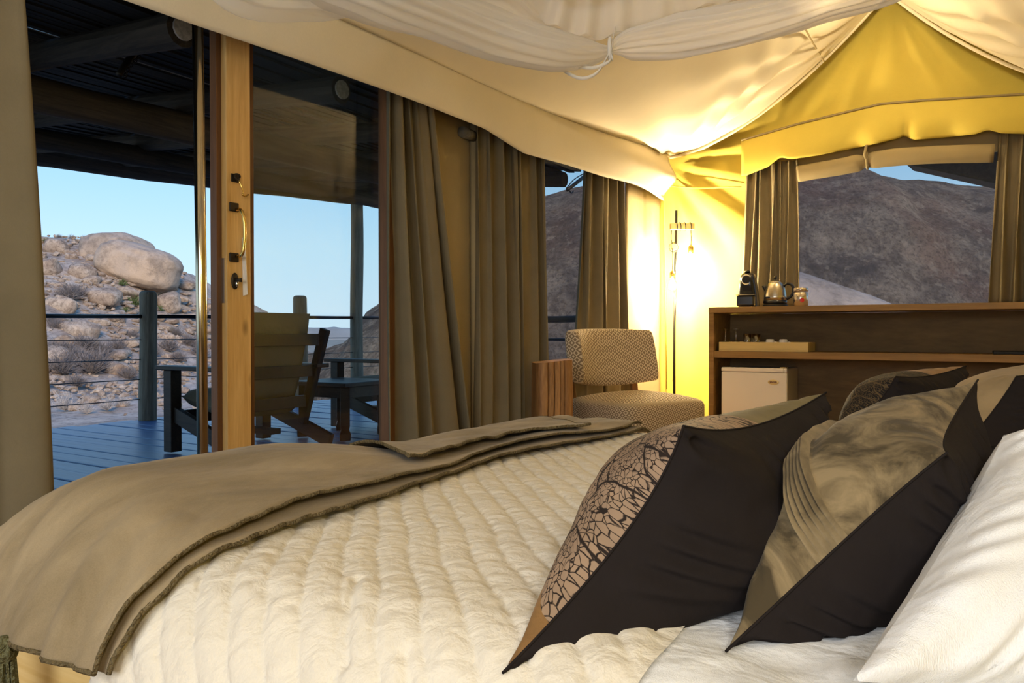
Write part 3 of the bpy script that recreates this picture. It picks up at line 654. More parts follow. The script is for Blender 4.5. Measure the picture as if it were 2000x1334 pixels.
# rubble too small to count
rm = MB(); ico = bmesh.new(); bmesh.ops.create_icosphere(ico, subdivisions=1, radius=1.0); iv = np.array([v.co[:] for v in ico.verts]); fi = [tuple(v.index for v in f.verts) for f in ico.faces]; ico.free()
for i in range(1500):
    px = random.uniform(70, 480); py = random.uniform(450, 800)
    if py < np.interp(px, hx, hy)+3: continue
    d, l = hit_d(px, py, 22, 90) if i % 5 == 0 else (d+random.uniform(-5, 5), l+random.uniform(-3, 3))
    q = dl(d, l); r = random.uniform(.08, .26); sc = np.array([random.uniform(.8, 1.6), random.uniform(.8, 1.4), random.uniform(.5, .9)])*r
    rm.add(iv*sc*(1+0.25*rng.standard_normal((len(iv), 1)))+np.array([q[0], q[1], surf(d, l)+r*0.3+0.15]), fi)
tag(rm.build('rubble', M['rock'], GROUND), kind='stuff')
# sloping pale rock just outside the end wall window
sl = boulder_mesh('boulder', 77, 4, (1, 1, .8), 0.15, M['slab'])
o = put_rock(sl, 11, 4, 2.0, 'smooth pale rock sloping past the window beside the metal canister', name='sloping_rock'); p = at(1535, 705, 13.5); o.location = tuple(p); o.scale = (2.0, 1.6, 1.9); o.rotation_euler = (0.0, 0.35, YAW-PI/2)

# bushes: twiggy shrubs and green ones
def bush_mesh(name, seed, nb, mt, h=1.0, spread=0.9, leaf=None):
    rs = random.Random(seed); b = MB()
    def tw(p, q, r):
        p = np.array(p); q = np.array(q); t = q-p; u = np.cross(t, (rs.uniform(-1, 1), rs.uniform(-1, 1), 0.3)); u /= np.linalg.norm(u)+1e-9; v = np.cross(t, u); v /= np.linalg.norm(v)+1e-9
        b.add([p+u*r, p-u*r*.5+v*r*.8, p-u*r*.5-v*r*.8, q], [(0, 1, 3), (1, 2, 3), (2, 0, 3)])
    for i in range(nb):
        a = rs.uniform(0, 2*PI); el = rs.uniform(.25, 1.4); L = h*rs.uniform(.45, 1.0); dr_ = np.array([math.cos(a)*math.cos(el)*spread, math.sin(a)*math.cos(el)*spread, math.sin(el)])
        q = dr_*L; tw((0, 0, 0), q, 0.026)
        for j in range(4):
            s = rs.uniform(.35, .95); p2 = q*s; d2 = dr_+np.array([rs.uniform(-.8, .8), rs.uniform(-.8, .8), rs.uniform(-.2, .6)]); tw(p2, p2+d2*L*0.35, 0.014)
            if leaf:
                for k in range(3):
                    c = p2+d2*L*0.35*rs.uniform(.3, 1); e1 = np.array([rs.uniform(-1, 1) for _ in range(3)])*0.06; e2 = np.array([rs.uniform(-1, 1) for _ in range(3)])*0.06
                    b.add([c, c+e1, c+e1+e2, c+e2], [(0, 1, 2, 3)])
    me = mesh_from(name, b.V, b.F); me.materials.append(mt); return me
SH = [bush_mesh('shrub', s, 170, M['twig']) for s in range(3)]; PSH = bush_mesh('shrub', 9, 120, M['paletwig'], 1, 0.8); GSH = [bush_mesh('shrub', 20+s, 60, M['leafgreen'], 1, 1.0, True) for s in range(2)]
def put_bush(me, px, py, size_px, label, group, name='shrub'):
    d, l = hit_d(px, py); o = link(name, me, None); p = dl(d, l); o.location = (p[0], p[1], surf(d, l)+0.1); s = size_px*d/FPX; o.scale = (s, s, s*0.85); o.rotation_euler = (0, 0, random.uniform(0, 6)); tag(o, label, 'shrub', group)
GL = 'leafless grey twiggy shrub growing on the hillside'
for px, py, s in ((135, 590, 40), (150, 585, 30), (215, 605, 26), (150, 720, 46), (180, 735, 55), (120, 735, 50), (200, 700, 35), (230, 690, 30), (330, 690, 32), (370, 680, 30), (350, 710, 26), (300, 700, 22), (390, 700, 30), (100, 640, 25), (110, 650, 30), (420, 690, 24), (115, 462, 12), (140, 464, 13), (165, 462, 14), (250, 745, 30), (150, 760, 30), (130, 700, 36), (260, 665, 20), (345, 660, 20), (165, 690, 40), (110, 700, 40), (195, 720, 40)):
    put_bush(random.choice(SH), px, py, s, GL, 'grey hillside shrubs')
for px, py, s in ((128, 806, 40), (170, 812, 26), (240, 800, 26), (330, 790, 22), (210, 806, 30)): put_bush(PSH, px, py, s, 'bleached bare shrub standing on the valley floor just past the deck', 'bleached shrubs')
for px, py, s in ((240, 560, 14), (255, 556, 12), (262, 600, 22), (282, 604, 20), (312, 612, 14), (245, 612, 12), (350, 800, 10), (90, 475, 10)): put_bush(random.choice(GSH), px, py, s, 'low dusty green shrub growing among the hillside boulders', 'green hillside shrubs')
# bushes at the foot of the dome
for px, d, s, me, lab, gr in ((655, 30, .9, GSH[0], 'green bush at the foot of the granite dome behind the deck railing', 'dome foot bushes'), (680, 28, .8, SH[0], GL.replace('hillside', 'flat below the dome'), 'grey dome foot shrubs'), (720, 27, 1.0, GSH[1], 'green bush at the foot of the granite dome behind the deck railing', 'dome foot bushes'), (640, 26, .7, SH[1], GL.replace('hillside', 'flat below the dome'), 'grey dome foot shrubs'), (740, 26, .9, SH[2], GL.replace('hillside', 'flat below the dome'), 'grey dome foot shrubs'), (700, 24, .7, SH[1], GL.replace('hillside', 'flat below the dome'), 'grey dome foot shrubs')):
    o = link('shrub', me, None); p = at(px, 648, d); o.location = (p[0], p[1], surf(d, float(p@RT))+0.1); o.scale = (s*1.6, s*1.6, s*1.6); tag(o, lab, 'shrub', gr)
# ================================================================ curtains
CT = 1.065
def curtain(name, label, top, bot, plane, axis, z0, z1, folds, amp, seed, side=-1, mt=None):
    """top/bot: (a0, a1) extents along the wall; folds: list of fold positions 0..1 implied by count"""
    rs = random.Random(seed); ns = folds*18+1; ntt = 40; ph = [rs.uniform(0, 6.28) for _ in range(6)]
    G = np.zeros((ns, ntt, 3)); uv = np.zeros((ns, ntt, 2))
    for i in range(ns):
        s = i/(ns-1)
        for j in range(ntt):
            t = j/(ntt-1); a0 = bot[0]+(top[0]-bot[0])*t; a1 = bot[1]+(top[1]-bot[1])*t
            w_ = s+0.035*math.sin(2*PI*s*2+ph[0])+0.02*math.sin(2*PI*s*3+ph[1]+2*t)
            w0 = 0.035*math.sin(ph[0])+0.02*math.sin(ph[1]+2*t); w1 = w0
            a = a0+(a1-a0)*(w_-w0)
            fs = math.sin(2*PI*folds*s+ph[2]+0.5*math.sin(3*t+ph[3])); fs = math.copysign(abs(fs)**0.8, fs)
            a += (a1-a0)/folds*0.20*math.sin(4*PI*folds*s/2+ph[4]+1.2*t)*(0.5+0.5*t)
            dep = amp*(0.55+0.45*(1-t)+0.0)*fs*(1+0.3*math.sin(2*PI*s*1.5+ph[5]))+amp*0.25*math.sin(2*PI*folds*2.3*s+ph[4])*(0.3+0.7*t)
            z = z0+(z1-z0)*t
            G[i, j] = (a, plane+side*(amp*1.25)+dep, z) if axis == 0 else (plane+side*(amp*1.25)+dep, a, z); uv[i, j] = (s, t)
    o = MB().grid(G, uv).build(name, mt or M['curtain'], smooth=True, solid=0.003); tag(o, label, 'curtain'); return o
def fx(px, Y=FY-0.06): return onY(px, 648, Y)[0]
def by(px, X=BX-0.08): return onX(px, 648, X)[1]
curtain('curtain', 'taupe linen curtain hanging at the open side of the door, reaching below the bed', (0.62, fx(84, 2.2)), (0.60, fx(146, 2.2)), FY+0.01, 0, 0.02, 2.10, 4, 0.05, 3)
curtain('curtain', 'taupe linen curtain beside the glass door jamb, in front of the canvas strip', (fx(757), fx(838)), (fx(757), fx(925)), FY, 0, 0.02, 2.02, 4, 0.042, 5)
curtain('curtain', 'taupe linen curtain in the middle of the screened window, behind the wood stump', (fx(934), fx(1058)), (fx(936), fx(1064)), FY, 0, 0.02, 2.02, 6, 0.042, 11)
curtain('curtain', 'taupe linen curtain at the tent corner behind the patterned chair', (fx(1142), fx(1216)), (fx(1116), fx(1228)), FY, 0, 0.02, 2.02, 5, 0.042, 17)
curtain('curtain', 'taupe curtain behind the coffee machine and kettle', (by(1556), by(1456)), (by(1562), by(1448)), BX-0.075, 1, CT+0.012, 2.20, 6, 0.03, 23)
curtain('curtain', 'taupe curtain at the far side of the end wall window, away from the kettle', (by(2070), by(1950)), (by(2070), by(1930)), BX-0.075, 1, CT+0.012, 2.24, 6, 0.03, 29)
# curtain rods
rd = MB().tube([(2.80, FY-0.03, 2.035), (6.2, FY-0.03, 2.035)], 0.012, 10).build('curtain_rod', M['iron'], smooth=True); tag(rd, 'dark curtain rod above the screened window', 'rod')
lg = MB().tube([onY(902, 257, 2.27), onY(926, 267, 2.27)], 0.028, 14).build('pole_end', M['log'], smooth=True); tag(lg, 'short wooden pole end poking out under the valance between two curtains', 'pole')

# ================================================================ patterned chair
def chair_fabric():
    m, nt, b, out = newmat('diamond_weave'); t = N(nt, 'ShaderNodeTexCoord'); s = N(nt, 'ShaderNodeSeparateXYZ')
    mp = N(nt, 'ShaderNodeMapping'); nt.links.new(t.outputs['UV'], mp.inputs[0]); mp.inputs['Scale'].default_value = (1, 1, 1); nt.links.new(mp.outputs[0], s.inputs[0])
    def tri(o_): return mth(nt, 'ABSOLUTE', mth(nt, 'SUBTRACT', mth(nt, 'FRACT', o_), 0.5))
    d = mth(nt, 'ADD', tri(mth(nt, 'MULTIPLY', s.outputs[0], 24.0)), tri(mth(nt, 'MULTIPLY', s.outputs[1], 24.0)))
    k = ramp(nt, mth(nt, 'FRACT', mth(nt, 'MULTIPLY', d, 2.0)), [(0.52, (0, 0, 0)), (0.62, (1, 1, 1))])
    nt.links.new(mixc(nt, k, (0.27, 0.195, 0.12), (0.72, 0.60, 0.42)), b.inputs['Base Color']); b.inputs['Roughness'].default_value = 0.9; b.inputs['Specular IOR Level'].default_value = 0.1
    bump(nt, b, k, 0.25, 0.003); return m
M['diamond'] = chair_fabric()
sc_ = at(1243, 760, 4.78); ch = thing('slipper_chair', 'armless low chair in beige diamond weave fabric by the floor lamp', 'chair', (sc_[0], sc_[1], 0), rz=0)
fdir = np.array([-0.46, -0.89]); ch.rotation_euler = (0, 0, math.atan2(fdir[1], fdir[0])-(-PI/2))   # local -Y is the front
def superbox(hx_, hy_, z0, z1, n=40, m=14, e=5.0, crown=0.03, taper=0.0):
    rows = []; uvs = []
    for j in range(m+1):
        t = j/m; z = z0+(z1-z0)*min(1, t/0.7) if t < 0.7 else z1
        row = []; uvr = []
        for i in range(n+1):
            a = 2*PI*i/n; c, s_ = math.cos(a), math.sin(a); q = (abs(c)**e+abs(s_)**e)**(-1/e)
            if t < 0.7: u = t/0.7; edge = 1-0.06*max(0, (u-0.75)/0.25)**2-taper*(1-u); zz = z0+(z1-z0)*u-0.012*max(0, (u-0.75)/0.25)**2
            else: u = (t-0.7)/0.3; edge = 0.94*(1-u); zz = z1-0.012+crown*(1-(1-u)**2)+0.0
            row.append((hx_*q*c*edge, hy_*q*s_*edge, zz)); uvr.append((i/n*2.9, t*0.45) if t < 0.7 else (0.5+hx_*q*c*edge*1.0, 0.5+hy_*q*s_*edge*1.0))
        rows.append(row); uvs.append(uvr)
    return np.array(rows), np.array(uvs)
G, uv = superbox(0.36, 0.31, 0.26, 0.475, crown=0.05, n=72); MB().grid(G, uv).build('seat', M['diamond'], ch, world=False, smooth=True)
nb_, mb_ = 80, 28; rows = []; uvs = []
for i in range(nb_+1):
    u = math.sin((i/nb_-0.5)*PI); row = []; uvr = []; th = u*0.60; Rb = 0.60
    for j in range(mb_+1):
        a = 2*PI*j/mb_; e = 4.0; c, s_ = math.cos(a), math.sin(a); q = (abs(c)**e+abs(s_)**e)**(-1/e)
        endk = (1-abs(u)**60)**0.5*0.85+0.15
        hz = 0.185*(1-0.12*u*u); dz_ = q*s_*hz*endk; dyv = q*c*0.055*endk; lean = 0.22*(dz_+0.0)
        rr_ = Rb+dyv; row.append((rr_*math.sin(th), rr_*math.cos(th)-Rb+0.30+lean, 0.715+dz_+0.012*u*u)); uvr.append((u*0.42+0.5+(dyv if abs(u) > 0.97 else 0), 0.5+dz_))
    rows.append(row); uvs.append(uvr)
bk = MB(); bk.grid(np.array(rows), np.array(uvs))
for i0 in (0, nb_): bk.F.append(tuple(i0*(mb_+1)+j for j in range(mb_)))
bk.build('backrest', M['diamond'], ch, world=False, smooth=True)
for s in (-1, 1):
    MB().bar((s*0.25, 0.27, 0.18), (s*0.265, 0.345, 0.62), 0.045, 0.03).build('back_support', M['redwood'], ch, world=False, bevel=0.004)
    for yy in (-0.27, 0.27): MB().tube([(s*0.33, yy, 0.0), (s*0.31, yy*0.95, 0.24)], [0.016, 0.028], 12).build('leg', M['redwood'], ch, world=False, smooth=True)

# ================================================================ stump table
p = at(1078, 705, 4.35); sp_ = thing('stump_table', 'square hewn tree stump side table with deep cracks beside the chair', 'side table', (p[0], p[1], 0))
ang0 = YAW-PI/2+0.15; h_ = 0.715; rows = []
nn = 420
for zi in np.linspace(0, 1, 24):
    row = []
    for i in range(nn):
        a = 2*PI*i/nn; c, s = math.cos(a), math.sin(a); q = (abs(c)**7+abs(s)**7)**(-1/7)
        r = 0.104*q*(1+0.02*math.sin(zi*5+a*2)); cr_ = sum(0.016*math.exp(-((a-a0+0.04*math.sin(zi*6))/0.025)**2) for a0 in (4.62, 4.95, 5.15, 4.3))
        r -= cr_; row.append((r*math.cos(a+ang0), r*math.sin(a+ang0), zi*h_+ (0.012*math.cos(a) if zi == 1 else 0)))
    rows.append(row)
V = [v for r in rows for v in r]; F = [(i*nn+k, i*nn+(k+1) % nn, (i+1)*nn+(k+1) % nn, (i+1)*nn+k) for i in range(23) for k in range(nn)]
F += [tuple(range(nn-1, -1, -1)), tuple(23*nn+k for k in range(nn))]
MB().add(V, F).build('block', M['stump'], sp_, world=False)

# ================================================================ floor lamp
lb = at(1317, 760, 6.22); LX, LYY = lb[0], lb[1]
lmp = thing('floor_lamp', 'thin black floor lamp with wooden cross block and bare hanging bulbs', 'lamp', (LX, LYY, 0))
def lp_(px, py, off=0): q = at(px, py, 6.22); return q+np.array([-0.02*off, 0, 0])
MB().lathe([(0.15, 0), (0.15, 0.012), (0.14, 0.02), (0.012, 0.022)], (LX, LYY, 0.0), 28).build('base', M['matblack'], lmp, smooth=False)
MB().tube([(LX, LYY, 0.02), lp_(1317, 650), lp_(1321, 411)], 0.0105, 10).build('pole', M['matblack'], lmp, smooth=True)
blk = MB().box(lp_(1334.5, 443.5, 1.5), (0.045, 0.195, 0.052), np.array(Matrix.Rotation(YAW, 3, 'Z'))).build('cross_block', M['tray'], lmp, bevel=0.003)
cmb = MB()
for px in (1324, 1331, 1340, 1351):
    c = lp_(px, 443.5, 1.5); cmb.tube([c+RT*0.010*s_+FH*(0.030*math.cos(a))+np.array([0, 0, 0.033*math.sin(a)]) for s_, a in zip(np.linspace(-1, 1, 22), np.linspace(0, 2*PI, 22))], 0.0035, 6)
cmb.build('cord_winding', M['matblack'], lmp, smooth=True)
def socket(px, py0, py1, cordtop):
    a = lp_(px, cordtop, 3); b = lp_(px, py0, 3); e_ = lp_(px, py1, 3)
    c_ = MB().tube(spline([a, (a+b)/2+RT*0.004, b], 10), 0.0035, 6).build('cord', M['matblack'], lmp, smooth=True)
    s_ = MB().lathe([(0.006, 0.0), (0.016, -0.008), (0.021, -0.02), (0.021, e_[2]-b[2])], (b[0], b[1], b[2]+0.005), 16).build('socket', M['brass'], lmp, smooth=True)
    z0 = e_[2]; prof = [(0.012, z0), (0.014, z0-0.012), (0.026, z0-0.04), (0.030, z0-0.062), (0.026, z0-0.082), (0.012, z0-0.092), (0.001, z0-0.094)]
    MB().lathe(prof, (b[0], b[1], 0), 18).build('bulb', M['bulb'], s_, smooth=True)
    return np.array([b[0], b[1], z0-0.06])
M['bulb'] = emis('lit_bulb', (1.0, 0.82, 0.50), 22.0)
b1 = socket(1318, 531, 545, 486); b2 = socket(1354, 481, 497, 452)
MB().box(lp_(1319, 483, 1), (0.04, 0.055, 0.05), np.array(Matrix.Rotation(YAW, 3, 'Z'))).build('cord_block', M['tray'], lmp, bevel=0.003)
c = lp_(1319, 484, 2); MB().tube([c+RT*0.036*math.cos(a)+np.array([0, 0, 0.038*math.sin(a)]) for a in np.linspace(0, 2*PI, 28)], 0.0035, 6).build('cord_loop', M['matblack'], lmp, smooth=True)
MB().tube(spline([lp_(1315, 450, 2), lp_(1314, 468, 2), lp_(1317, 478, 2)], 8), 0.0035, 6).build('cord', M['matblack'], lmp, smooth=True)
MB().tube(spline([lp_(1322, 586, 1), lp_(1321, 610, 1.5), lp_(1318, 680, 1), lp_(1316, 745, 1)], 16), 0.004, 6).build('cord', M['matblack'], lmp, smooth=True)
WARM = (1.0, 0.79, 0.47)
for q, en in ((b1, 720.0), (b2, 460.0)):
    l_ = lamp('floor_lamp_bulb_light', 'POINT', (0, 0, 0), en, WARM, shadow_soft_size=0.035); l_.parent = lmp; l_.location = tuple(q-np.array([LX, LYY, 0])+np.array([-0.0, 0, -0.0]))

# pendant bulb under the ridge, above the picture
pd = thing('pendant_lamp', 'small pendant bulb hanging from the tent ridge', 'lamp', (5.2, RIDGE_Y, 2.96))
MB().tube([(5.2, RIDGE_Y, 3.27), (5.2, RIDGE_Y, 3.16)], 0.004, 6).build('cord', M['matblack'], pd)
sk = MB().lathe([(0.02, 3.10), (0.024, 3.12), (0.018, 3.165)], (5.2, RIDGE_Y, 0), 16).build('socket', M['brass'], pd, smooth=True)
MB().lathe([(0.012, 3.10), (0.03, 3.06), (0.034, 3.035), (0.02, 3.01), (0.001, 3.003)], (5.2, RIDGE_Y, 0), 16).build('bulb', M['bulb'], pd, smooth=True)
l_ = lamp('pendant_light', 'POINT', (5.2, RIDGE_Y, 3.05), 330.0, (1.0, 0.78, 0.45), shadow_soft_size=0.035); l_.parent = pd; l_.location = (0, 0, 3.05-2.96)
# unseen fill lamp added behind the camera, built as a bedside pendant
pd = thing('fill_lamp', 'unseen pendant added as fill light above the bed head', 'lamp', (-0.35, -0.75, 1.75))
MB().tube([(-0.35, -0.75, 2.55), (-0.35, -0.75, 1.93)], 0.004, 6).build('cord', M['matblack'], pd)
MB().lathe([(0.02, 1.95), (0.06, 1.93), (0.13, 1.78)], (-0.35, -0.75, 0), 24, cap=False).build('lamp_shade', M['ribbon'], pd, smooth=True, solid=0.003)
MB().ball((-0.35, -0.75, 1.82), 0.035).build('bulb', M['bulb'], pd, smooth=True)
l_ = lamp('fill_light', 'POINT', (0, 0, 0), 32.0, (1.0, 0.95, 0.89), shadow_soft_size=0.12); l_.parent = pd; l_.location = (0, 0, -0.02)

# ================================================================ cabinet and what stands on it
CX = 5.74; CY1 = 1.715; CY0 = -1.15; CT = 1.065
cb = thing('open_cabinet', 'long open plywood cabinet with one shelf under the end wall window', 'cabinet', ((CX+6.22)/2, 0.3, 0))
MB().bx(CX-0.01, 6.22, CY0, CY1, CT-0.042, CT).build('top', M['cabinet'], cb, bevel=0.002)
MB().bx(CX, 6.20, CY1-0.038, CY1, 0.0, CT-0.043).build('side', M['cabinet'], cb, bevel=0.002)
MB().bx(CX, 6.20, CY0, CY0+0.038, 0.0, CT-0.043).build('side', M['cabinet'], cb, bevel=0.002)
SHZ = 0.735
MB().bx(CX+0.01, 6.19, CY0+0.039, CY1-0.039, SHZ-0.05, SHZ).build('shelf', M['cabinet'], cb, bevel=0.002)
MB().bx(6.2005, 6.212, CY0, CY1, 0.0, CT-0.043).build('back', M['cabback'], cb)
MB().bx(CX+0.02, 6.19, CY0+0.039, CY1-0.039, 0.0, 0.06).build('bottom', M['cabinet'], cb)
# fridge
fy1 = onX(1409, 760, CX+0.02)[1]; fy0 = onX(1537, 760, CX+0.02)[1]; FZ = 0.615
fr = thing('mini_fridge', 'white enamel bar fridge inside the cabinet below the shelf', 'fridge', (CX+0.25, (fy0+fy1)/2, 0.06))
MB().bx(CX+0.065, CX+0.44, fy0+0.004, fy1-0.004, 0.065, FZ-0.006).build('body', M['greyside'], fr, bevel=0.006)
fd = MB().bx(CX+0.015, CX+0.06, fy0, fy1, 0.075, FZ-0.032).build('door', M['white'], fr, bevel=0.010, seg=3)
MB().bx(CX+0.012, CX+0.062, fy0+0.022, fy1, FZ-0.031, FZ).build('door_top_trim', M['white'], fd, bevel=0.007, seg=3)
MB().bx(CX+0.014, CX+0.060, fy0, fy0+0.021, FZ-0.031, FZ+0.0).build('hinge_cover', M['white'], fd, bevel=0.005)
MB().bx(CX+0.02, CX+0.075, fy0+0.006, fy0+0.05, FZ+0.001, FZ+0.008).build('hinge', M['gold'], fr, bevel=0.002)
bc = onX(1510.5, 746.5, CX+0.014)
bd = MB().ball(bc, (0.003, 0.040, 0.0185), 28, 10).build('badge', M['gold'], fd, smooth=True)
def text_mesh(name, s, size, loc, rot, mt, parent, ext=0.0008):
    cu = bpy.data.curves.new(name, 'FONT'); cu.body = s; cu.size = size; cu.align_x = 'CENTER'; cu.align_y = 'CENTER'; cu.extrude = ext; cu.offset = 0.0006
    t = bpy.data.objects.new(name, cu); COL.objects.link(t); me = bpy.data.meshes.new_from_object(t); bpy.data.objects.remove(t)
    R = np.array(rot); V = np.array([v.co[:] for v in me.vertices]) @ R.T + np.array(loc)-np.array(wloc(parent)); me.vertices.foreach_set('co', V.astype(np.float32).ravel()); me.update(); me.materials.clear()
    return link(name, me, mt, parent)
RX = np.array([[0, 0, -1], [-1, 0, 0], [0, 1, 0]])    # text facing -X: local x -> -Y, local y -> Z, local z -> -X
text_mesh('badge_lettering', 'SINGER', 0.0155, bc+np.array([-0.0035, 0, 0]), RX, M['ink'], bd)
# tray with glasses and cups
ty1 = onX(1404, 680, CX+0.03)[1]; ty0 = onX(1578, 680, CX+0.03)[1]; TX0, TX1 = CX+0.03, CX+0.33
tr = thing('serving_tray', 'pale wooden tray holding glasses and cups on the cabinet shelf', 'tray', ((TX0+TX1)/2, (ty0+ty1)/2, SHZ))
MB().bx(TX0, TX1, ty0, ty1, SHZ+0.001, SHZ+0.012).build('bottom', M['tray'], tr)
for nm, a in (('front_board', (TX0, TX0+0.014, ty0, ty1)), ('back_board', (TX1-0.014, TX1, ty0, ty1))): MB().bx(*a, SHZ+0.0125, SHZ+0.068).build(nm, M['tray'], tr, bevel=0.0015)
for a in ((ty0, ty0+0.014), (ty1-0.014, ty1)): MB().bx(TX0+0.0145, TX1-0.0145, *a, SHZ+0.0125, SHZ+0.068).build('end_board', M['tray'], tr, bevel=0.0015)
tz = SHZ+0.0125
def ty(px, X): return onX(px, 660, X)[1]
for px, lab in ((1417, 'upturned stemmed glass on the tray, at the tray end by the cabinet side'), (1437.5, 'upturned stemmed glass on the tray, next to the tumblers')):
    X = TX0+0.09; c = (X, ty(px, X), tz)
    prof = [(0.033, 0.0), (0.037, 0.02), (0.034, 0.045), (0.018, 0.068), (0.006, 0.078), (0.0045, 0.10), (0.0055, 0.145), (0.012, 0.151), (0.034, 0.154), (0.034, 0.156), (0.0, 0.157)]
    o = MB().lathe(prof, c, 24, cap=False).build('wine_glass', M['clear'], smooth=True); tag(o, lab, 'glass', 'upturned stemmed glasses')
for px, X, lab in ((1460, TX0+0.07, 'clear tumbler standing on the tray beside the stemmed glasses'), (1477, TX0+0.07, 'clear tumbler standing on the tray beside the white cups'), (1469, TX0+0.18, 'clear tumbler standing behind two others at the back of the tray')):
    c = (X, ty(px, X), tz); o = MB().lathe([(0.0, 0.0), (0.027, 0.0), (0.031, 0.118), (0.028, 0.118), (0.024, 0.012), (0, 0.012)], c, 24, cap=False).build('tumbler', M['clear'], smooth=True); tag(o, lab, 'glass', 'tumblers on the tray')
for px, lab in ((1504, 'upturned white china cup on the tray beside the tumblers'), (1530, 'upturned white china cup on the tray nearer the empty tray end')):
    X = TX0+0.08; cyy = ty(px, X); c_ = thing('coffee_cup', lab, 'cup', (X, cyy, tz), group='upturned cups')
    MB().lathe([(0.037, 0.0), (0.036, 0.02), (0.029, 0.070), (0.026, 0.078), (0.0, 0.079)], (0, 0, 0), 24, cap=False).build('bowl', M['china'], c_, world=False, smooth=True)
    MB().tube(spline([(0, -0.032, 0.058), (0, -0.05, 0.052), (0, -0.055, 0.035), (0, -0.036, 0.016)], 14), 0.004, 8).build('handle', M['china'], c_, world=False, smooth=True)
# black box at the far shelf end
o = MB().bx(CX+0.06, CX+0.34, ty(2025, CX+.1), ty(1940, CX+0.1), SHZ+0.001, SHZ+0.02); o = o.build('black_folder', M['matblack'], bevel=0.004); tag(o, 'flat black folder lying on the cabinet shelf', 'folder')
# coffee machine
cm_ = onX(1459, 602, CX+0.15); cf = thing('coffee_machine', 'black capsule coffee machine with chrome ring on the cabinet top', 'coffee machine', (CX+0.17, cm_[1], CT), rz=0.10)
zs = [0.0, 0.05, 0.10, 0.16, 0.21, 0.245, 0.262]; hw = [0.072, 0.071, 0.068, 0.062, 0.054, 0.046, 0.03]; f0 = [-0.045, -0.045, -0.060, -0.075, -0.075, -0.062, -0.035]; f1 = [0.17, 0.165, 0.155, 0.14, 0.125, 0.112, 0.095]
rows = []
for z, h2, a, b_ in zip(zs, hw, f0, f1):
    row = []
    for i in range(33):
        t = 2*PI*i/32; c, s = math.cos(t), math.sin(t); q = (abs(c)**5+abs(s)**5)**(-0.2); row.append(((a+b_)/2+(b_-a)/2*q*c, h2*q*s, z))
    rows.append(row)
b_ = MB().grid(np.array(rows)); b_.F.append(tuple(6*33+i for i in range(32))); b_.build('body', M['black'], cf, world=False, smooth=True)
ring = [(-0.079, 0.034*math.cos(a), 0.205+0.034*math.sin(a)) for a in np.linspace(-2.2, 2.6, 40)]
MB().tube(ring, 0.005, 8).build('chrome_ring', M['chrome'], cf, world=False, smooth=True)
MB().tube([(-0.076, 0, 0.205), (-0.082, 0, 0.205)], [0.029, 0.027], 24).build('head_disc', M['matblack'], cf, world=False)
MB().ball((-0.02, 0, 0.268), (0.03, 0.022, 0.012)).build('lever', M['black'], cf, world=False, smooth=True)
dt = MB().bx(-0.135, -0.046, -0.064, 0.064, 0.006, 0.085).build('drip_tray', M['black'], cf, world=False, bevel=0.012, seg=3)
MB().bx(-0.138, -0.044, -0.067, 0.067, 0.086, 0.093).build('drip_grid', M['chrome'], dt, world=False, bevel=0.003)
for xx, yy in ((-0.12, -0.04), (-0.12, 0.04), (0.14, -0.04), (0.14, 0.04)): MB().lathe([(0.008, 0), (0.008, 0.012)], (xx, yy, 0), 10).build('foot', M['matblack'], cf, world=False)
# kettle
kt = onX(1514, 600, CX+0.14); ke = thing('kettle', 'brushed steel domed kettle with black handle on the cabinet top', 'kettle', (CX+0.14, kt[1], CT), rz=0.0)
MB().lathe([(0.088, 0.0), (0.088, 0.014), (0.078, 0.022)], (0, 0, 0), 32).build('power_base', M['matblack'], ke, world=False, smooth=False)
MB().lathe([(0.082, 0.023), (0.085, 0.030), (0.083, 0.046)], (0, 0, 0), 32).build('bottom_ring', M['black'], ke, world=False, smooth=True)
MB().lathe([(0.082, 0.0465), (0.079, 0.075), (0.073, 0.115), (0.060, 0.155), (0.046, 0.175), (0.042, 0.178)], (0, 0, 0), 36).build('body', M['steel'], ke, world=False, smooth=True)
ld = MB().lathe([(0.041, 0.1785), (0.034, 0.186), (0.016, 0.192), (0.004, 0.194)], (0, 0, 0), 28).build('lid', M['steel'], ke, world=False, smooth=True)
MB().lathe([(0.005, 0.195), (0.009, 0.205), (0.013, 0.214), (0.011, 0.224), (0.0, 0.228)], (0, 0, 0), 14).build('knob', M['black'], ld, world=False, smooth=True)
hp = spline([(0, -0.058, 0.150), (0, -0.085, 0.168), (0, -0.118, 0.155), (0, -0.130, 0.115), (0, -0.112, 0.075), (0, -0.080, 0.055)], 26)
MB().tube(hp, [0.010]*26, 10).build('handle', M['black'], ke, world=False, smooth=True)
MB().tube([(0, 0.060, 0.125), (0, 0.082, 0.150), (0, 0.088, 0.158)], [0.020, 0.013, 0.011], 12).build('spout', M['black'], ke, world=False, smooth=True)
MB().bx(-0.077, -0.070, 0.020, 0.055, 0.060, 0.072).build('maker_plate', M['matblack'], ke, world=False)
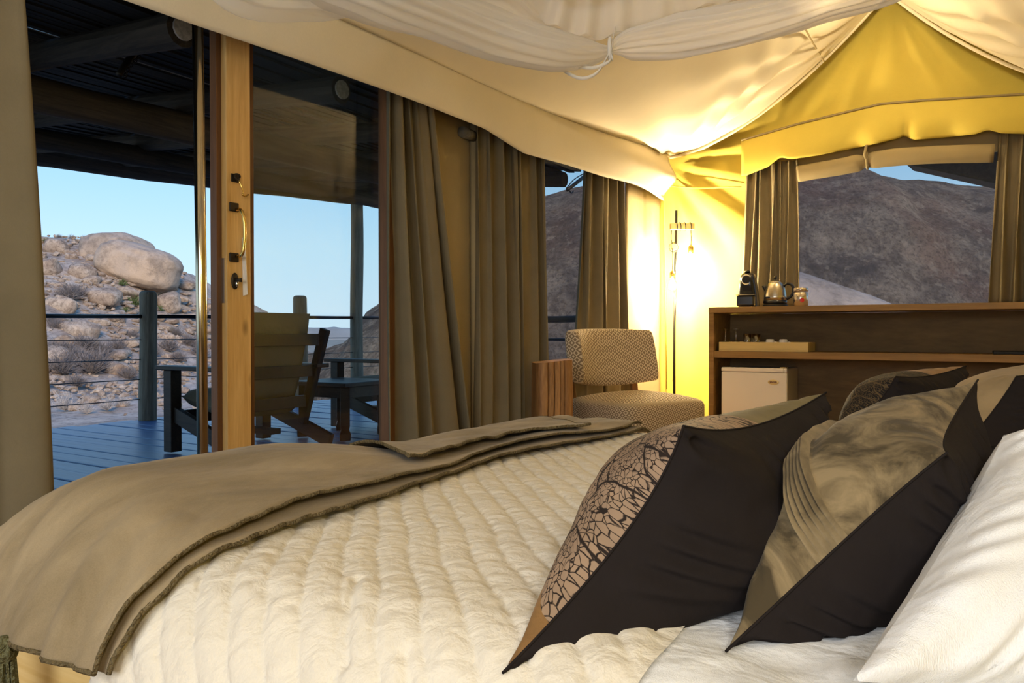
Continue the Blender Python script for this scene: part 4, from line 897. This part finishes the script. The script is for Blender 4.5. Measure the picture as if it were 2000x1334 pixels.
# canister
kn = onX(1563, 602, CX+0.08); cn = thing('canister', 'shiny metal canister with red round mark on the cabinet top', 'canister', (CX+0.10, kn[1], CT))
MB().lathe([(0.050, 0.0), (0.050, 0.098), (0.046, 0.100)], (0, 0, 0), 36).build('body', M['tin'], cn, world=False, smooth=True)
MB().lathe([(0.0515, 0.104), (0.0515, 0.128), (0.048, 0.132), (0.0, 0.1325)], (0, 0, 0), 36).build('lid', M['tin'], cn, world=False, smooth=True)
rows = [[(-0.0508*math.cos(a0+0.0+r*math.cos(t)/0.05), -0.0508*math.sin(a0+r*math.cos(t)/0.05), 0.042+r*math.sin(t)) for t in np.linspace(0, 2*PI, 21)] for r in (0.0005, 0.008, 0.0155) for a0 in (0.35,)]
MB().grid(np.array(rows)).build('round_mark', M['red'], cn, world=False, label='round red mark')

# ================================================================ deck furniture
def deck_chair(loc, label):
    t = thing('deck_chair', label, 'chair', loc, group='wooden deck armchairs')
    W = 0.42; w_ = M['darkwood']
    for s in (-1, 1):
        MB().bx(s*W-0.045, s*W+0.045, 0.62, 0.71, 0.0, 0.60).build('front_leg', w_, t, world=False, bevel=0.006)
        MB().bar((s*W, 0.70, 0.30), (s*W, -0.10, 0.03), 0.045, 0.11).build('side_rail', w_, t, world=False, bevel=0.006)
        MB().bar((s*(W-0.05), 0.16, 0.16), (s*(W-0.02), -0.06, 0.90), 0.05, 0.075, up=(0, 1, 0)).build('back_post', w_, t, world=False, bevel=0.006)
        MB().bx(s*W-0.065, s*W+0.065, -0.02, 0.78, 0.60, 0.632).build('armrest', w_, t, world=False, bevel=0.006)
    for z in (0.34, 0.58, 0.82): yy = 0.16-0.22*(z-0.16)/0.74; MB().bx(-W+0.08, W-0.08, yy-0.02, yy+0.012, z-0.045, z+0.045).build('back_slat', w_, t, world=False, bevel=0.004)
    MB().bx(-W+0.05, W-0.05, 0.62, 0.66, 0.20, 0.30).build('front_rail', w_, t, world=False, bevel=0.004)
    MB().bx(-0.05, 0.05, 0.05, 0.62, 0.12, 0.16).build('stretcher', w_, t, world=False)
    def cush(a, b, c, th):
        a, b, c = map(np.array, (a, b, c)); n = np.cross(b-a, c-a); n = n/np.linalg.norm(n); G1 = []
        for i in range(15):
            G1.append([]); u = i/14
            for j in range(15):
                v = j/14; f = ((1-(2*u-1)**6)*(1-(2*v-1)**6))**0.5; G1[-1].append(a+(b-a)*u+(c-a)*v+n*th*f)
        G2 = [[a+(b-a)*(i/14)+(c-a)*(j/14)-n*th*((1-(2*i/14-1)**6)*(1-(2*j/14-1)**6))**0.5 for j in range(15)] for i in range(15)]
        return MB().grid(np.array(G1)).grid(np.array(G2))
    cush((-0.34, 0.14, 0.30), (0.34, 0.14, 0.30), (-0.34, 0.70, 0.40), 0.075).build('seat_cushion', M['deckcush'], t, world=False, smooth=True)
    cush((-0.33, 0.20, 0.36), (0.33, 0.20, 0.36), (-0.33, 0.03, 1.02), 0.075).build('back_cushion', M['deckcush'], t, world=False, smooth=True)
    return t
deck_chair((3.97, 4.38, 0.0), 'dark wooden deck armchair with olive cushions behind the pine door stile')
deck_chair((5.72, 4.42, 0.0), 'dark wooden deck armchair with olive cushions on the far side of the small deck table')
tb = thing('deck_table', 'low dark wooden side table standing between the two deck armchairs', 'side table', (4.86, 4.60, 0))
MB().bx(-0.30, 0.30, -0.30, 0.32, 0.43, 0.468).build('tabletop', M['darkwood'], tb, world=False, bevel=0.008)
for sx_ in (-1, 1):
    for sy_ in (-1, 1):
        MB().tube([(sx_*0.23, sy_*0.24, 0.0), (sx_*0.23, sy_*0.24, 0.05), (sx_*0.225, sy_*0.235, 0.085), (sx_*0.225, sy_*0.235, 0.12), (sx_*0.225, sy_*0.235, 0.43)], [0.060, 0.064, 0.046, 0.054, 0.054], 4).build('leg', M['darkwood'], tb, world=False, bevel=0.004)
    MB().bx(sx_*0.23-0.015, sx_*0.23+0.015, -0.2, 0.2, 0.34, 0.428).build('apron', M['darkwood'], tb, world=False)
for sy_ in (-1, 1): MB().bx(-0.2, 0.2, sy_*0.235-0.015, sy_*0.235+0.015, 0.34, 0.428).build('apron', M['darkwood'], tb, world=False)
# ================================================================ bed
XN, XF, YFOOT, YHEAD = 0.47, 2.06, 1.10, -0.92; RB = 0.12
def bed_pt(x, y, hump=1.0):
    """cloth coordinate (x across, y along) laid on the bed and hanging over its edges"""
    x = np.asarray(x, float); y = np.asarray(y, float)
    ea = np.maximum(0, (XN+RB)-x); ec = np.maximum(0, x-(XF-RB)); eb = np.maximum(0, y-(YFOOT-RB))
    def fg(e):
        q = RB*PI/2; th = np.minimum(e, q)/RB; f = RB*np.sin(th); g = RB*(1-np.cos(th)); over = np.maximum(0, e-q)
        return f+0.06*over, g+over
    fa, ga = fg(ea); fc, gc = fg(ec); fb, gb = fg(eb)
    X = np.where(ea > 0, XN+RB-fa, np.where(ec > 0, XF-RB+fc, x)); Y = np.where(eb > 0, YFOOT-RB+fb, y)
    gx = ga+gc; drop = (gx**4+gb**4)**(1/4)
    top = 0.600+0.012*np.sin(X*2.2+0.4)*np.sin(Y*2.0+1)+hump*0.055*sm(0.70, 1.0, Y)*sm(0.44, 0.62, X)*(1-sm(0.85, 1.25, X))
    return np.stack([X, Y, top-drop], -1)
def normals(G):
    du = np.gradient(G, axis=0); dv = np.gradient(G, axis=1); n = np.cross(du, dv); n /= np.linalg.norm(n, axis=-1)[..., None]+1e-12
    return n
def lay(xs, ys, off, hump=1.0):
    X, Y = np.meshgrid(xs, ys, indexing='ij') if np.ndim(xs) == 1 else (xs, ys)
    G = bed_pt(X, Y, hump); n = normals(G); return G+n*np.broadcast_to(off, X.shape)[..., None], X, Y
bf = thing('pine_bed', 'pale pine bed under the mattress and quilt', 'bed', ((XN+XF)/2, (YHEAD+YFOOT)/2, 0))
MB().bx(XN+0.012, XN+0.047, YHEAD, YFOOT-0.09, 0.18, 0.512).build('side_rail', M['bedpine'], bf, bevel=0.004)
MB().bx(XF-0.047, XF-0.012, YHEAD, YFOOT-0.09, 0.18, 0.512).build('side_rail', M['bedpine'], bf, bevel=0.004)
MB().bx(XN+0.012, XF-0.012, YFOOT-0.089, YFOOT-0.055, 0.18, 0.50).build('foot_board', M['bedpine'], bf, bevel=0.004)
MB().bx(XN, XF, YHEAD-0.06, YHEAD-0.001, 0.0, 1.15).build('headboard', M['bedpine'], bf, bevel=0.01)
for xx in (XN+0.055, XF-0.055):
    for yy in (YHEAD+0.05, YFOOT-0.14): MB().bx(xx-0.035, xx+0.035, yy-0.035, yy+0.035, 0, 0.18).build('leg', M['bedpine'], bf)
mt_ = MB(); G, _ = superbox((XF-XN)/2-0.055, (YFOOT-YHEAD)/2-0.10, 0.20, 0.55, e=14, crown=0.01)
mt_.grid(G+np.array([(XF+XN)/2, (YHEAD+YFOOT)/2-0.03, 0])); o = mt_.build('mattress', M['sheet'], smooth=True); tag(o, 'white mattress on the pine bed frame', 'mattress')
# sheet at the head end
xs = np.linspace(XN-0.10, XF+0.10, 150); ys = np.linspace(YHEAD+0.02, 0.42, 120)
X, Y = np.meshgrid(xs, ys, indexing='ij')
wr = np.array([[0.010*abs(nz(a*3+c*2.0, c*7-a*3, 0.7))+0.006*nz(a*9, c*12, 3.3)+0.003*nz(a*26+c*8, c*24, 1.3) for a, c in zip(r, s)] for r, s in zip(X, Y)])
G, _, _ = lay(X, Y, 0.0+wr); o = MB().grid(G).build('bed_sheet', M['sheet'], smooth=True, solid=0.003); tag(o, 'crumpled white cotton bed sheet under the pillows', 'sheet')
# quilt with stitched channels at about 45 degrees
nxq, nyq = 460, 330
X, Y = np.meshgrid(np.linspace(XN-0.13, XF+0.22, nxq), np.linspace(0.245, YFOOT+0.16, nyq), indexing='ij')
Yq = Y+0.03*np.sin(X*7+0.5)*(1-sm(0.25, 0.45, Y))+0.10*sm(0.62, 1.0, X)*(1-sm(0.25, 0.75, Y))*0
wob = np.array([[0.010*nz(a*6, c*6, 2.1)+0.004*nz(a*18, c*18, 6.1) for a, c in zip(r, s)] for r, s in zip(X, Y)])
T = (Y-0.87*X+wob)/0.0485; fr_ = T-np.floor(T); puff = np.power(np.sin(PI*fr_), 0.28)
al = (Y+1.15*X)
chn = np.floor(T)
pk = np.array([[nz(a*26+5.3*k, c*26, k*1.7)*0.5+0.5*nz(a*60, c*60, k*3.1) for a, c, k in zip(r, s, q)] for r, s, q in zip(X, Y, chn)])
cross = np.abs(np.sin(al*PI/0.040+chn*1.9+2.2*wob/0.01*0.35))**0.6
ed = sm(0.245, 0.275, Y)
off = 0.008+ed*(0.0078*puff*(0.90+0.10*cross)+0.0022*pk*puff)
border = np.exp(-((X-(XN-0.075))/0.004)**2)+np.exp(-((X-(XN-0.045))/0.004)**2); off = off-0.004*border
for (ax, ay, bx2, by2) in ((0.50, 0.47, 0.60, 0.55), (0.47, 0.38, 0.52, 0.42)):
    tx, ty_ = bx2-ax, by2-ay; L2 = tx*tx+ty_*ty_; u = np.clip(((X-ax)*tx+(Y-ay)*ty_)/L2, 0, 1); dd = np.hypot(X-ax-u*tx, Y-ay-u*ty_); off = off-0.006*np.exp(-(dd/0.005)**2)
G, _, _ = lay(np.where(Y > 0.80, np.maximum(X, XN+0.04), X), Yq, off)
o = MB().grid(G).build('quilt', M['quilt'], smooth=True); tag(o, 'cream quilted bedspread with diagonal stitched channels covering the bed', 'quilt')

# throw folded across the foot end
def suede(name, lo, hi):
    m, nt, b, out = newmat(name); v = coords(nt, 'Object', (1.0, 2.2, 1.0), (0, 0, 0.5)); f = noise_tex(nt, v, 3.2, 7, 0.6, 0.9); g = noise_tex(nt, coords(nt, 'Object', (700, 700, 700)), 1.0, 2)
    h = mth(nt, 'ADD', mth(nt, 'MULTIPLY', f, 0.85), mth(nt, 'MULTIPLY', g, 0.15))
    nt.links.new(ramp(nt, h, [(0.36, lo), (0.50, tuple((a+c)/2 for a, c in zip(lo, hi))), (0.64, hi)]), b.inputs['Base Color']); b.inputs['Roughness'].default_value = 0.85; b.inputs['Specular IOR Level'].default_value = 0.12
    b.inputs['Sheen Weight'].default_value = 0.08; bump(nt, b, noise_tex(nt, v, 5, 4), 0.35, 0.03); return m
M['throw'] = suede('throw_suede_nap', (0.185, 0.137, 0.075), (0.345, 0.265, 0.16))
th = thing('bed_throw', 'taupe suede throw folded across the foot of the bed', 'throw', (1.2, 0.95, 0.6))
xs = np.concatenate([np.linspace(XN-0.030, 0.80, 90), np.linspace(0.81, 2.0, 110)])
def layer(y0f, off, x0, x1, name, ny=60, ridge=1.0, y1=YFOOT+0.22):
    xq = xs[(xs >= x0) & (xs <= x1)]; v = np.linspace(0, 1, ny)
    X, vv = np.meshgrid(xq, v, indexing='ij'); Yf = y0f(X); Y = Yf+(y1-Yf)*vv
    hem = (XN-0.116); Xs = X
    wv = np.array([[ridge*(0.016*nz(a*1.8, c*6.5, 1.1)+0.007*nz(a*4, c*15+a*4, 4.0)+0.012*max(0, 0.64-a)*10*nz(a*3+c*6, c*22-a*8, 7.0)) for a, c in zip(r, s)] for r, s in zip(X, Y)])
    G, _, _ = lay(Xs, Y, off+np.abs(wv)*1.0+0.0)
    o = MB().grid(G).build(name, M['throw'], th, smooth=True, solid=0.0045)
    return G
e1 = lambda X: 0.79-0.045*(1-sm(0.5, 0.75, X))+0.012*np.sin(X*6)+0.05*sm(1.0, 1.4, X)*(1-sm(1.4, 1.9, X))
e0 = lambda X: e1(X)-0.018-0.010*np.sin(X*9+1)
e2 = lambda X: 0.83+0.012*np.sin(X*5+1)+0.05*sm(1.0, 1.4, X)*(1-sm(1.4, 1.9, X))-0.05*sm(1.5, 1.75, X)
G0 = layer(e0, 0.024, XN-0.2, 2.0, 'lower_fold', ridge=0.6)
G1 = layer(e1, 0.036, XN-0.2, 1.98, 'upper_fold', ridge=1.0)
# top fold with slanted ends
v = np.linspace(0, 1, 60); u = np.linspace(0, 1, 90); U, VV = np.meshgrid(u, v, indexing='ij')
xl = 1.02+0.16*VV+0.03*np.sin(VV*5); xr = 1.70+0.28*VV; X = xl+(xr-xl)*U; Y = e2(X)+(YFOOT+0.2-e2(X))*VV
wv = np.array([[0.016*nz(a*2.2, c*6, 8.1)+0.006*nz(a*6, c*16, 4.0) for a, c in zip(r, s)] for r, s in zip(X, Y)])
G2, _, _ = lay(X, Y, 0.052+np.abs(wv)); MB().grid(G2).build('top_fold', M['throw'], th, smooth=True, solid=0.0045)
def hemtube(P, r=0.0045, wave=0.0):
    P = np.array(P); P = P+np.stack([0*P[:, 0], wave*np.sin(np.arange(len(P))*0.55), 0.6*wave*np.cos(np.arange(len(P))*0.55)], -1)
    return MB().tube(P, [r*(1+0.18*(i % 2)) for i in range(len(P))], 8)
hemtube(G0[:, 0], 0.0026, 0.0014).build('hem', M['throwhem'], th, smooth=True); hemtube(G1[:, 0], 0.0024, 0.001).build('hem', M['throwhem'], th, smooth=True)
hemtube(G2[:, 0], 0.003, 0.002).build('hem', M['throwhem'], th, smooth=True); hemtube(G2[0, :], 0.003).build('hem', M['throwhem'], th, smooth=True); hemtube(G2[-1, :], 0.003).build('hem', M['throwhem'], th, smooth=True)
hemtube(G1[0, :], 0.003).build('hem', M['throwhem'], th, smooth=True)
# tassel at the throw's hanging corner
tc_ = at(8, 1250, 0.84); ts = MB(); tz_ = tc_[2]
ts.ball((tc_[0], tc_[1], tz_-0.012), (0.014, 0.014, 0.017), 14, 10); ts = ts.build('tassel', M['tassel'], th, smooth=True)
for i in range(26):
    a = i*2.399; r = 0.012*math.sqrt((i+.5)/26); p0 = (tc_[0]+r*math.cos(a), tc_[1]+r*math.sin(a), tz_-0.022)
    MB().tube([p0, (p0[0]+r*0.3*math.cos(a), p0[1]+r*0.3*math.sin(a), tz_-0.06), (p0[0]+r*0.5*math.cos(a), p0[1]+r*0.5*math.sin(a), tz_-0.13)], 0.0022, 5).build('strand', M['tassel'], ts)

# ================================================================ cushions
def leaf_mat(name, base, line, flip=False):
    m, nt, b, out = newmat(name); v = coords(nt, 'UV', (1.6, 1, 1))
    wv = N(nt, 'ShaderNodeTexNoise'); nt.links.new(v, wv.inputs['Vector']); wv.inputs['Scale'].default_value = 9; wv.inputs['Detail'].default_value = 3
    ad = N(nt, 'ShaderNodeVectorMath', operation='MULTIPLY_ADD'); nt.links.new(wv.outputs['Color'], ad.inputs[0]); ad.inputs[1].default_value = (0.05, 0.05, 0.0); nt.links.new(v, ad.inputs[2])
    def vor(sc):
        q = N(nt, 'ShaderNodeTexVoronoi', feature='DISTANCE_TO_EDGE'); nt.links.new(ad.outputs[0], q.inputs['Vector']); q.inputs['Scale'].default_value = sc; return q.outputs['Distance']
    fine = ramp(nt, vor(42.0), [(0.04, (1, 1, 1)), (0.075, (0, 0, 0))]); med = ramp(nt, vor(4.5), [(0.014, (1, 1, 1)), (0.024, (0, 0, 0))])
    blot = ramp(nt, noise_tex(nt, v, 7, 3), [(0.66, (0, 0, 0)), (0.70, (1, 1, 1))])
    brk = ramp(nt, noise_tex(nt, v, 24, 3), [(0.30, (0, 0, 0)), (0.42, (1, 1, 1))])
    k = mth(nt, 'MAXIMUM', mth(nt, 'MAXIMUM', mth(nt, 'MULTIPLY', fine, brk), med), mth(nt, 'MULTIPLY', blot, 0.0))
    cb_ = ramp(nt, noise_tex(nt, v, 5, 4), [(0.3, dark(base, 0.75)), (0.7, dark(base, 1.15))])
    nt.links.new(mixc(nt, k, cb_, line), b.inputs['Base Color']); b.inputs['Roughness'].default_value = 0.75; b.inputs['Specular IOR Level'].default_value = 0.2
    bump(nt, b, k, 0.2, 0.001); return m
M['leaf'] = leaf_mat('leaf_vein_print', (0.31, 0.21, 0.135), (0.020, 0.013, 0.010)); M['leafdark'] = leaf_mat('dark_leaf_vein_print', (0.012, 0.010, 0.009), (0.10, 0.065, 0.03))
M['olive'] = cloth('olive_velvet', (0.16, 0.125, 0.055), 900, 0.25, 9, rough=0.7, wr=0.2, wrscale=9, sheen=0.04)
M['copper'] = cloth('copper_velvet', (0.25, 0.135, 0.05), 900, 0.25, 20, rough=0.6, wr=0.2, wrscale=14, sheen=0.05)
def vel_mat(name, lo, hi, sc):
    m, nt, b, out = newmat(name); v = coords(nt); f = noise_tex(nt, v, sc, 6, 0.62, 0.8)
    nt.links.new(ramp(nt, f, [(0.38, lo), (0.50, tuple((a+c)/2 for a, c in zip(lo, hi))), (0.62, hi)]), b.inputs['Base Color']); b.inputs['Roughness'].default_value = 0.8; b.inputs['Specular IOR Level'].default_value = 0.15
    b.inputs['Sheen Weight'].default_value = 0.05; bump(nt, b, noise_tex(nt, v, 9, 4), 0.2, 0.02); return m
M['crush'] = vel_mat('crushed_velvet', (0.060, 0.044, 0.023), (0.255, 0.188, 0.10), 15)
M['ribvelvet'] = vel_mat('ribbed_velvet', (0.13, 0.096, 0.052), (0.235, 0.175, 0.095), 20)
def cushion(name, label, A, B, C, D, tf, tb, regions, back_mat, n=64, pinch=0.07, ribs=None, seed=0, group=None, vs=None, ramp_=0.0085, pw=0.55, cat='cushion', piping=None, tuck=0.012):
    """A,B,C,D: corners (A near bottom, B near top, C far top, D far bottom); front bulges to +n, back to -n; u runs A->D, v runs A->B"""
    A, B, C, D = [np.array(q, float) for q in (A, B, C, D)]; ctr = (A+B+C+D)/4
    nrm = np.cross(B-A, D-A); nrm /= np.linalg.norm(nrm)
    vs = np.linspace(0, 1, n+1) if vs is None else np.asarray(vs); nv = len(vs)-1
    u, v = np.meshgrid(np.linspace(0, 1, n+1), vs, indexing='ij')
    su = u+pinch*np.sin(2*PI*u)/(2*PI)*0; e_u = pinch*4*u*(1-u)*(1-2*v); e_v = pinch*4*v*(1-v)*(1-2*u)
    uu = u+e_v; vv = v+e_u                                    # edges drawn in between the corners
    P = (1-uu)[..., None]*((1-vv)[..., None]*A+vv[..., None]*B)+uu[..., None]*((1-vv)[..., None]*D+vv[..., None]*C)
    h = np.power(np.clip(4*u*(1-u), 0, 1), pw)*np.power(np.clip(4*v*(1-v), 0, 1), pw)
    edge = np.minimum(np.minimum(u, 1-u), np.minimum(v, 1-v))
    wrk = np.array([[nz(a*3+seed, c*3, 1.0)*0.6+0.4*nz(a*8, c*8+seed, 2.0) for a, c in zip(r, s)] for r, s in zip(u, v)])
    # seam puckers: short folds running in from the edges
    pu = np.sin(v*48+3*np.sin(v*11+seed))*np.exp(-np.minimum(u, 1-u)/0.10)+np.sin(u*46+3*np.sin(u*13+seed))*np.exp(-np.minimum(v, 1-v)/0.12)
    hb = h*(1+0.10*wrk)+0.03*pu*sm(0, 0.04, edge)*0.8
    top = thing(name, label, cat, tuple(ctr), group=group)
    GF = P+nrm*(tf*hb)[..., None]; GB = P-nrm*(tb*(h*(1+0.12*wrk)+0.08*pu*sm(0, 0.04, edge)))[..., None]
    uvF = np.stack([u, v], -1)
    if ribs:
        v0, v1, k = ribs; rv = v+0.10*u*0; ins = sm(v0-0.004, v0+0.004, rv)*(1-sm(v1-0.004, v1+0.004, rv))*sm(0, 0.03, edge); GF = GF+nrm*(ins*(0.003+0.0105*np.abs(np.sin((rv-v0)/(v1-v0)*PI*k))))[..., None]
    def sub(G, sel, nm, mt):
        F = []
        for i in range(n):
            for j in range(nv):
                if sel((i+.5)/n, (vs[j]+vs[j+1])/2): F.append((i*(nv+1)+j, (i+1)*(nv+1)+j, (i+1)*(nv+1)+j+1, i*(nv+1)+j+1))
        if not F: return
        used = sorted(set(k for f in F for k in f)); mp = {k: q for q, k in enumerate(used)}; Vv = G.reshape(-1, 3)[used]; uvv = uvF.reshape(-1, 2)[used]
        m_ = MB(); m_.add(Vv, [tuple(mp[k] for k in f) for f in F], uvv); m_.build(nm, mt, top, smooth=True)
    for nm, sel, mt in regions: sub(GF, sel, nm, mt)
    sub(GB, lambda a, b: True, 'back_panel', back_mat)
    if piping:
        ring = [P[i, 0] for i in range(n+1)]+[P[n, j] for j in range(1, nv+1)]+[P[i, nv] for i in range(n-1, -1, -1)]+[P[0, j] for j in range(nv-1, -1, -1)]
        MB().tube(ring, 0.0013, 6, cap=False).build('seam', piping, top, smooth=True)
    return top
A = at(982, 1314, 0.605); B = at(1335, 832, 0.70); C = at(1614, 766, 1.10); D = A+C-B+np.array([0.0, 0.02, -0.03])
cushion('cushion', 'leaf vein print cushion with black back, nearest the quilt at the bed side', A, B, C, D, 0.10, 0.13,
        [('corner_panel', lambda a, b: b < 0.14 and a < 0.5, M['copper']), ('leaf_panel', lambda a, b: b >= 0.14 and a < 0.52, M['leaf']), ('side_panel', lambda a, b: (b >= 0.14 and a >= 0.52) or (b < 0.14 and a >= 0.5), M['olive'])], M['cushblack'], ribs=None, pinch=0.11, n=90, seed=1, piping=M['cushblack'])
A = at(1418, 1272, 0.63); B = at(1850, 884, 0.71); C = at(1910, 742, 1.0); D = A+C-B+np.array([0.02, -0.02, -0.02])
cushion('cushion', 'crushed taupe velvet cushion with a ribbed band, leaning on the white pillow', A, B, C, D, 0.085, 0.12,
        [('velvet_panel', lambda a, b: not (0.34 < b < 0.48), M['crush']), ('ribbed_band', lambda a, b: 0.34 < b < 0.48, M['ribvelvet'])], M['cushblack'], ribs=(0.34, 0.48, 6), seed=4, n=70, vs=np.concatenate([np.linspace(0, 0.335, 40), np.linspace(0.338, 0.482, 110), np.linspace(0.485, 1, 60)]), pinch=0.10, piping=M['cushblack'])
A = at(1628, 880, 1.62); B = at(1750, 735, 1.66); C = at(1888, 714, 1.86); D = A+C-B+np.array([0.02, 0.0, -0.03])
cushion('cushion', 'black leaf print cushion with a tan corner, on the far side of the bed', A, B, C, D, 0.11, 0.10,
        [('leaf_panel', lambda a, b: a < 0.55, M['leafdark']), ('corner_panel', lambda a, b: a >= 0.55, M['copper'])], M['cushblack'], seed=8, piping=M['cushblack'])
A = at(1850, 905, 1.30); B = at(1985, 735, 1.42); C = at(2120, 690, 1.62); D = A+C-B+np.array([0.03, 0.0, -0.02])
cushion('cushion', 'taupe velvet cushion behind the ribbed cushion, on the far side of the bed', A, B, C, D, 0.12, 0.10, [('velvet_panel', lambda a, b: True, M['velvet'])], M['cushblack'], seed=12, piping=M['cushblack'])
# white pillows
A = at(1700, 1420, 0.47); B = at(1905, 930, 0.76); C = at(2330, 760, 1.0); D = at(2250, 1500, 0.62)
cushion('pillow', 'plump white cotton pillow behind the ribbed velvet cushion', at(1665, 1330, 0.52), at(1960, 850, 0.80), at(2330, 760, 1.05), at(2300, 1450, 0.60), 0.07, 0.09, [('front_panel', lambda a, b: True, M['pillowcase'])], M['pillowcase'], seed=21, pinch=0.03, cat='pillow', pw=0.42)
cushion('pillow', 'second white cotton pillow lying at the bed head on the far side', (1.35, -0.25, 0.63), (1.40, -0.42, 0.95), (1.98, -0.45, 0.95), (1.98, -0.25, 0.63), 0.08, 0.08, [('front_panel', lambda a, b: True, M['pillowcase'])], M['pillowcase'], seed=25, pinch=0.03, cat='pillow')

# ================================================================ mosquito net gathered overhead
nt_ = thing('mosquito_net', 'white mosquito net gathered in swags above the bed', 'mosquito net', (2.3, 1.0, 1.75))
def swag(pts, r, name, k=9, amp=0.16, n=70, flat=1.0, seed=0.0):
    P = spline(pts, n); t = np.linspace(0, 1, n); rr = np.interp(t, np.linspace(0, 1, len(r)), r)
    return MB().tube(P, rr, 72, cap=False, shape=lambda a, t: 1+amp*math.sin(k*a+5*t+seed)+amp*0.5*math.sin((k*2+1)*a-9*t+seed)+0.10*math.sin(3*a+11*t+seed)).build(name, M['net'], nt_, smooth=True)
HG = np.array([1.75, 0.62, 2.70])
swag([HG+(-0.1, 0.05, 0), at(500, -420, 1.6), at(540, -130, 1.75), at(720, -30, 1.95), at(830, 18, 2.1), at(960, 70, 2.3), at(1080, 100, 2.45), at(1150, 104, 2.55), at(1192, 98, 2.6)], [0.03, 0.06, 0.075, 0.075, 0.065, 0.066, 0.060, 0.040, 0.012], 'swag', 15, 0.10)
swag([at(1192, 98, 2.6), at(1230, 84, 2.58), at(1330, 70, 2.5), at(1450, 48, 2.4), at(1600, 8, 2.3), at(1790, -70, 2.2), at(1820, -330, 2.0), HG+(0.12, -0.05, 0)], [0.012, 0.045, 0.064, 0.060, 0.050, 0.05, 0.05, 0.03], 'swag', 14, 0.11, seed=2)
swag([HG+(0.02, 0.08, 0), at(850, -200, 2.4), at(880, -60, 2.6), at(985, -5, 2.7), at(1040, 38, 2.75), at(1110, 55, 2.8), at(1185, 45, 2.8), at(1300, 12, 2.75), at(1420, -30, 2.7), at(1430, -200, 2.4), HG+(0.1, 0.02, 0)], [0.03, 0.07, 0.10, 0.10, 0.085, 0.06, 0.05, 0.06, 0.06, 0.05, 0.03], 'swag', 12, 0.13, seed=4)
swag([HG+(-0.12, 0, 0), at(400, -300, 1.6), at(440, -60, 1.7), at(600, -16, 1.9), at(700, -8, 2.0), at(790, -20, 2.2), at(860, -60, 2.4), HG+(-0.04, 0.06, 0)], [0.03, 0.05, 0.06, 0.05, 0.04, 0.04, 0.05, 0.03], 'swag', 7, 0.2, seed=6)
# the net's hanging veil above the swags
U, VV = np.meshgrid(np.linspace(0, 1, 60), np.linspace(0, 1, 20), indexing='ij'); a0 = spline([at(1000, -40, 2.5), at(1090, 58, 2.62), at(1190, 70, 2.66), at(1330, 30, 2.6), at(1500, -30, 2.5)], 60)
G = np.zeros((60, 20, 3))
for i in range(60):
    for j in range(20):
        t = j/19; G[i, j] = a0[i]*(1-t)+(HG+np.array([0.1, 0.05, -0.02])+(a0[i]-a0[30])*0.12)*t; G[i, j] += FH*0.035*math.sin(i*0.75+3*t)*(1-t*0.4)
MB().grid(G).build('veil', M['net'], nt_, smooth=True)
k0 = at(1192, 96, 2.55)
MB().tube([k0+RT*0.010*math.cos(a)*0.5+FH*0.02*math.cos(a)+np.array([0, 0, 0.035*math.sin(a)]) for a in np.linspace(0, 2*PI, 20)], 0.007, 6).build('tie', M['ribbon'], nt_, smooth=True)
def band(pts, wd, name):
    P = spline(pts, 30); G = np.array([[p-np.array([0, 0, wd/2])+FH*0.004, p+np.array([0, 0, wd/2])] for p in P]); return MB().grid(G).build(name, M['ribbon'], nt_, smooth=True, solid=0.0015)
MB().tube([HG+(0, 0, -0.06), HG+(0, -0.03, 0.30)], 0.006, 6).build('hanging_cord', M['ribbon'], nt_, smooth=True)
MB().tube([HG+np.array([0.14*math.cos(a), 0.14*math.sin(a), -0.02]) for a in np.linspace(0, 2*PI, 40)], 0.012, 8).build('hoop', M['tray'], nt_, smooth=True)
band([at(1190, 104, 2.53), at(1168, 140, 2.52), at(1138, 153, 2.52), at(1110, 143, 2.52), at(1090, 128, 2.53)], 0.011, 'ribbon_tail')
band([at(1196, 104, 2.53), at(1190, 120, 2.52), at(1160, 132, 2.52), at(1130, 130, 2.52)], 0.011, 'ribbon_tail')
band([at(1202, 55, 2.53), at(1197, 80, 2.50), at(1194, 104, 2.52), at(1197, 116, 2.52)], 0.012, 'ribbon_tail')
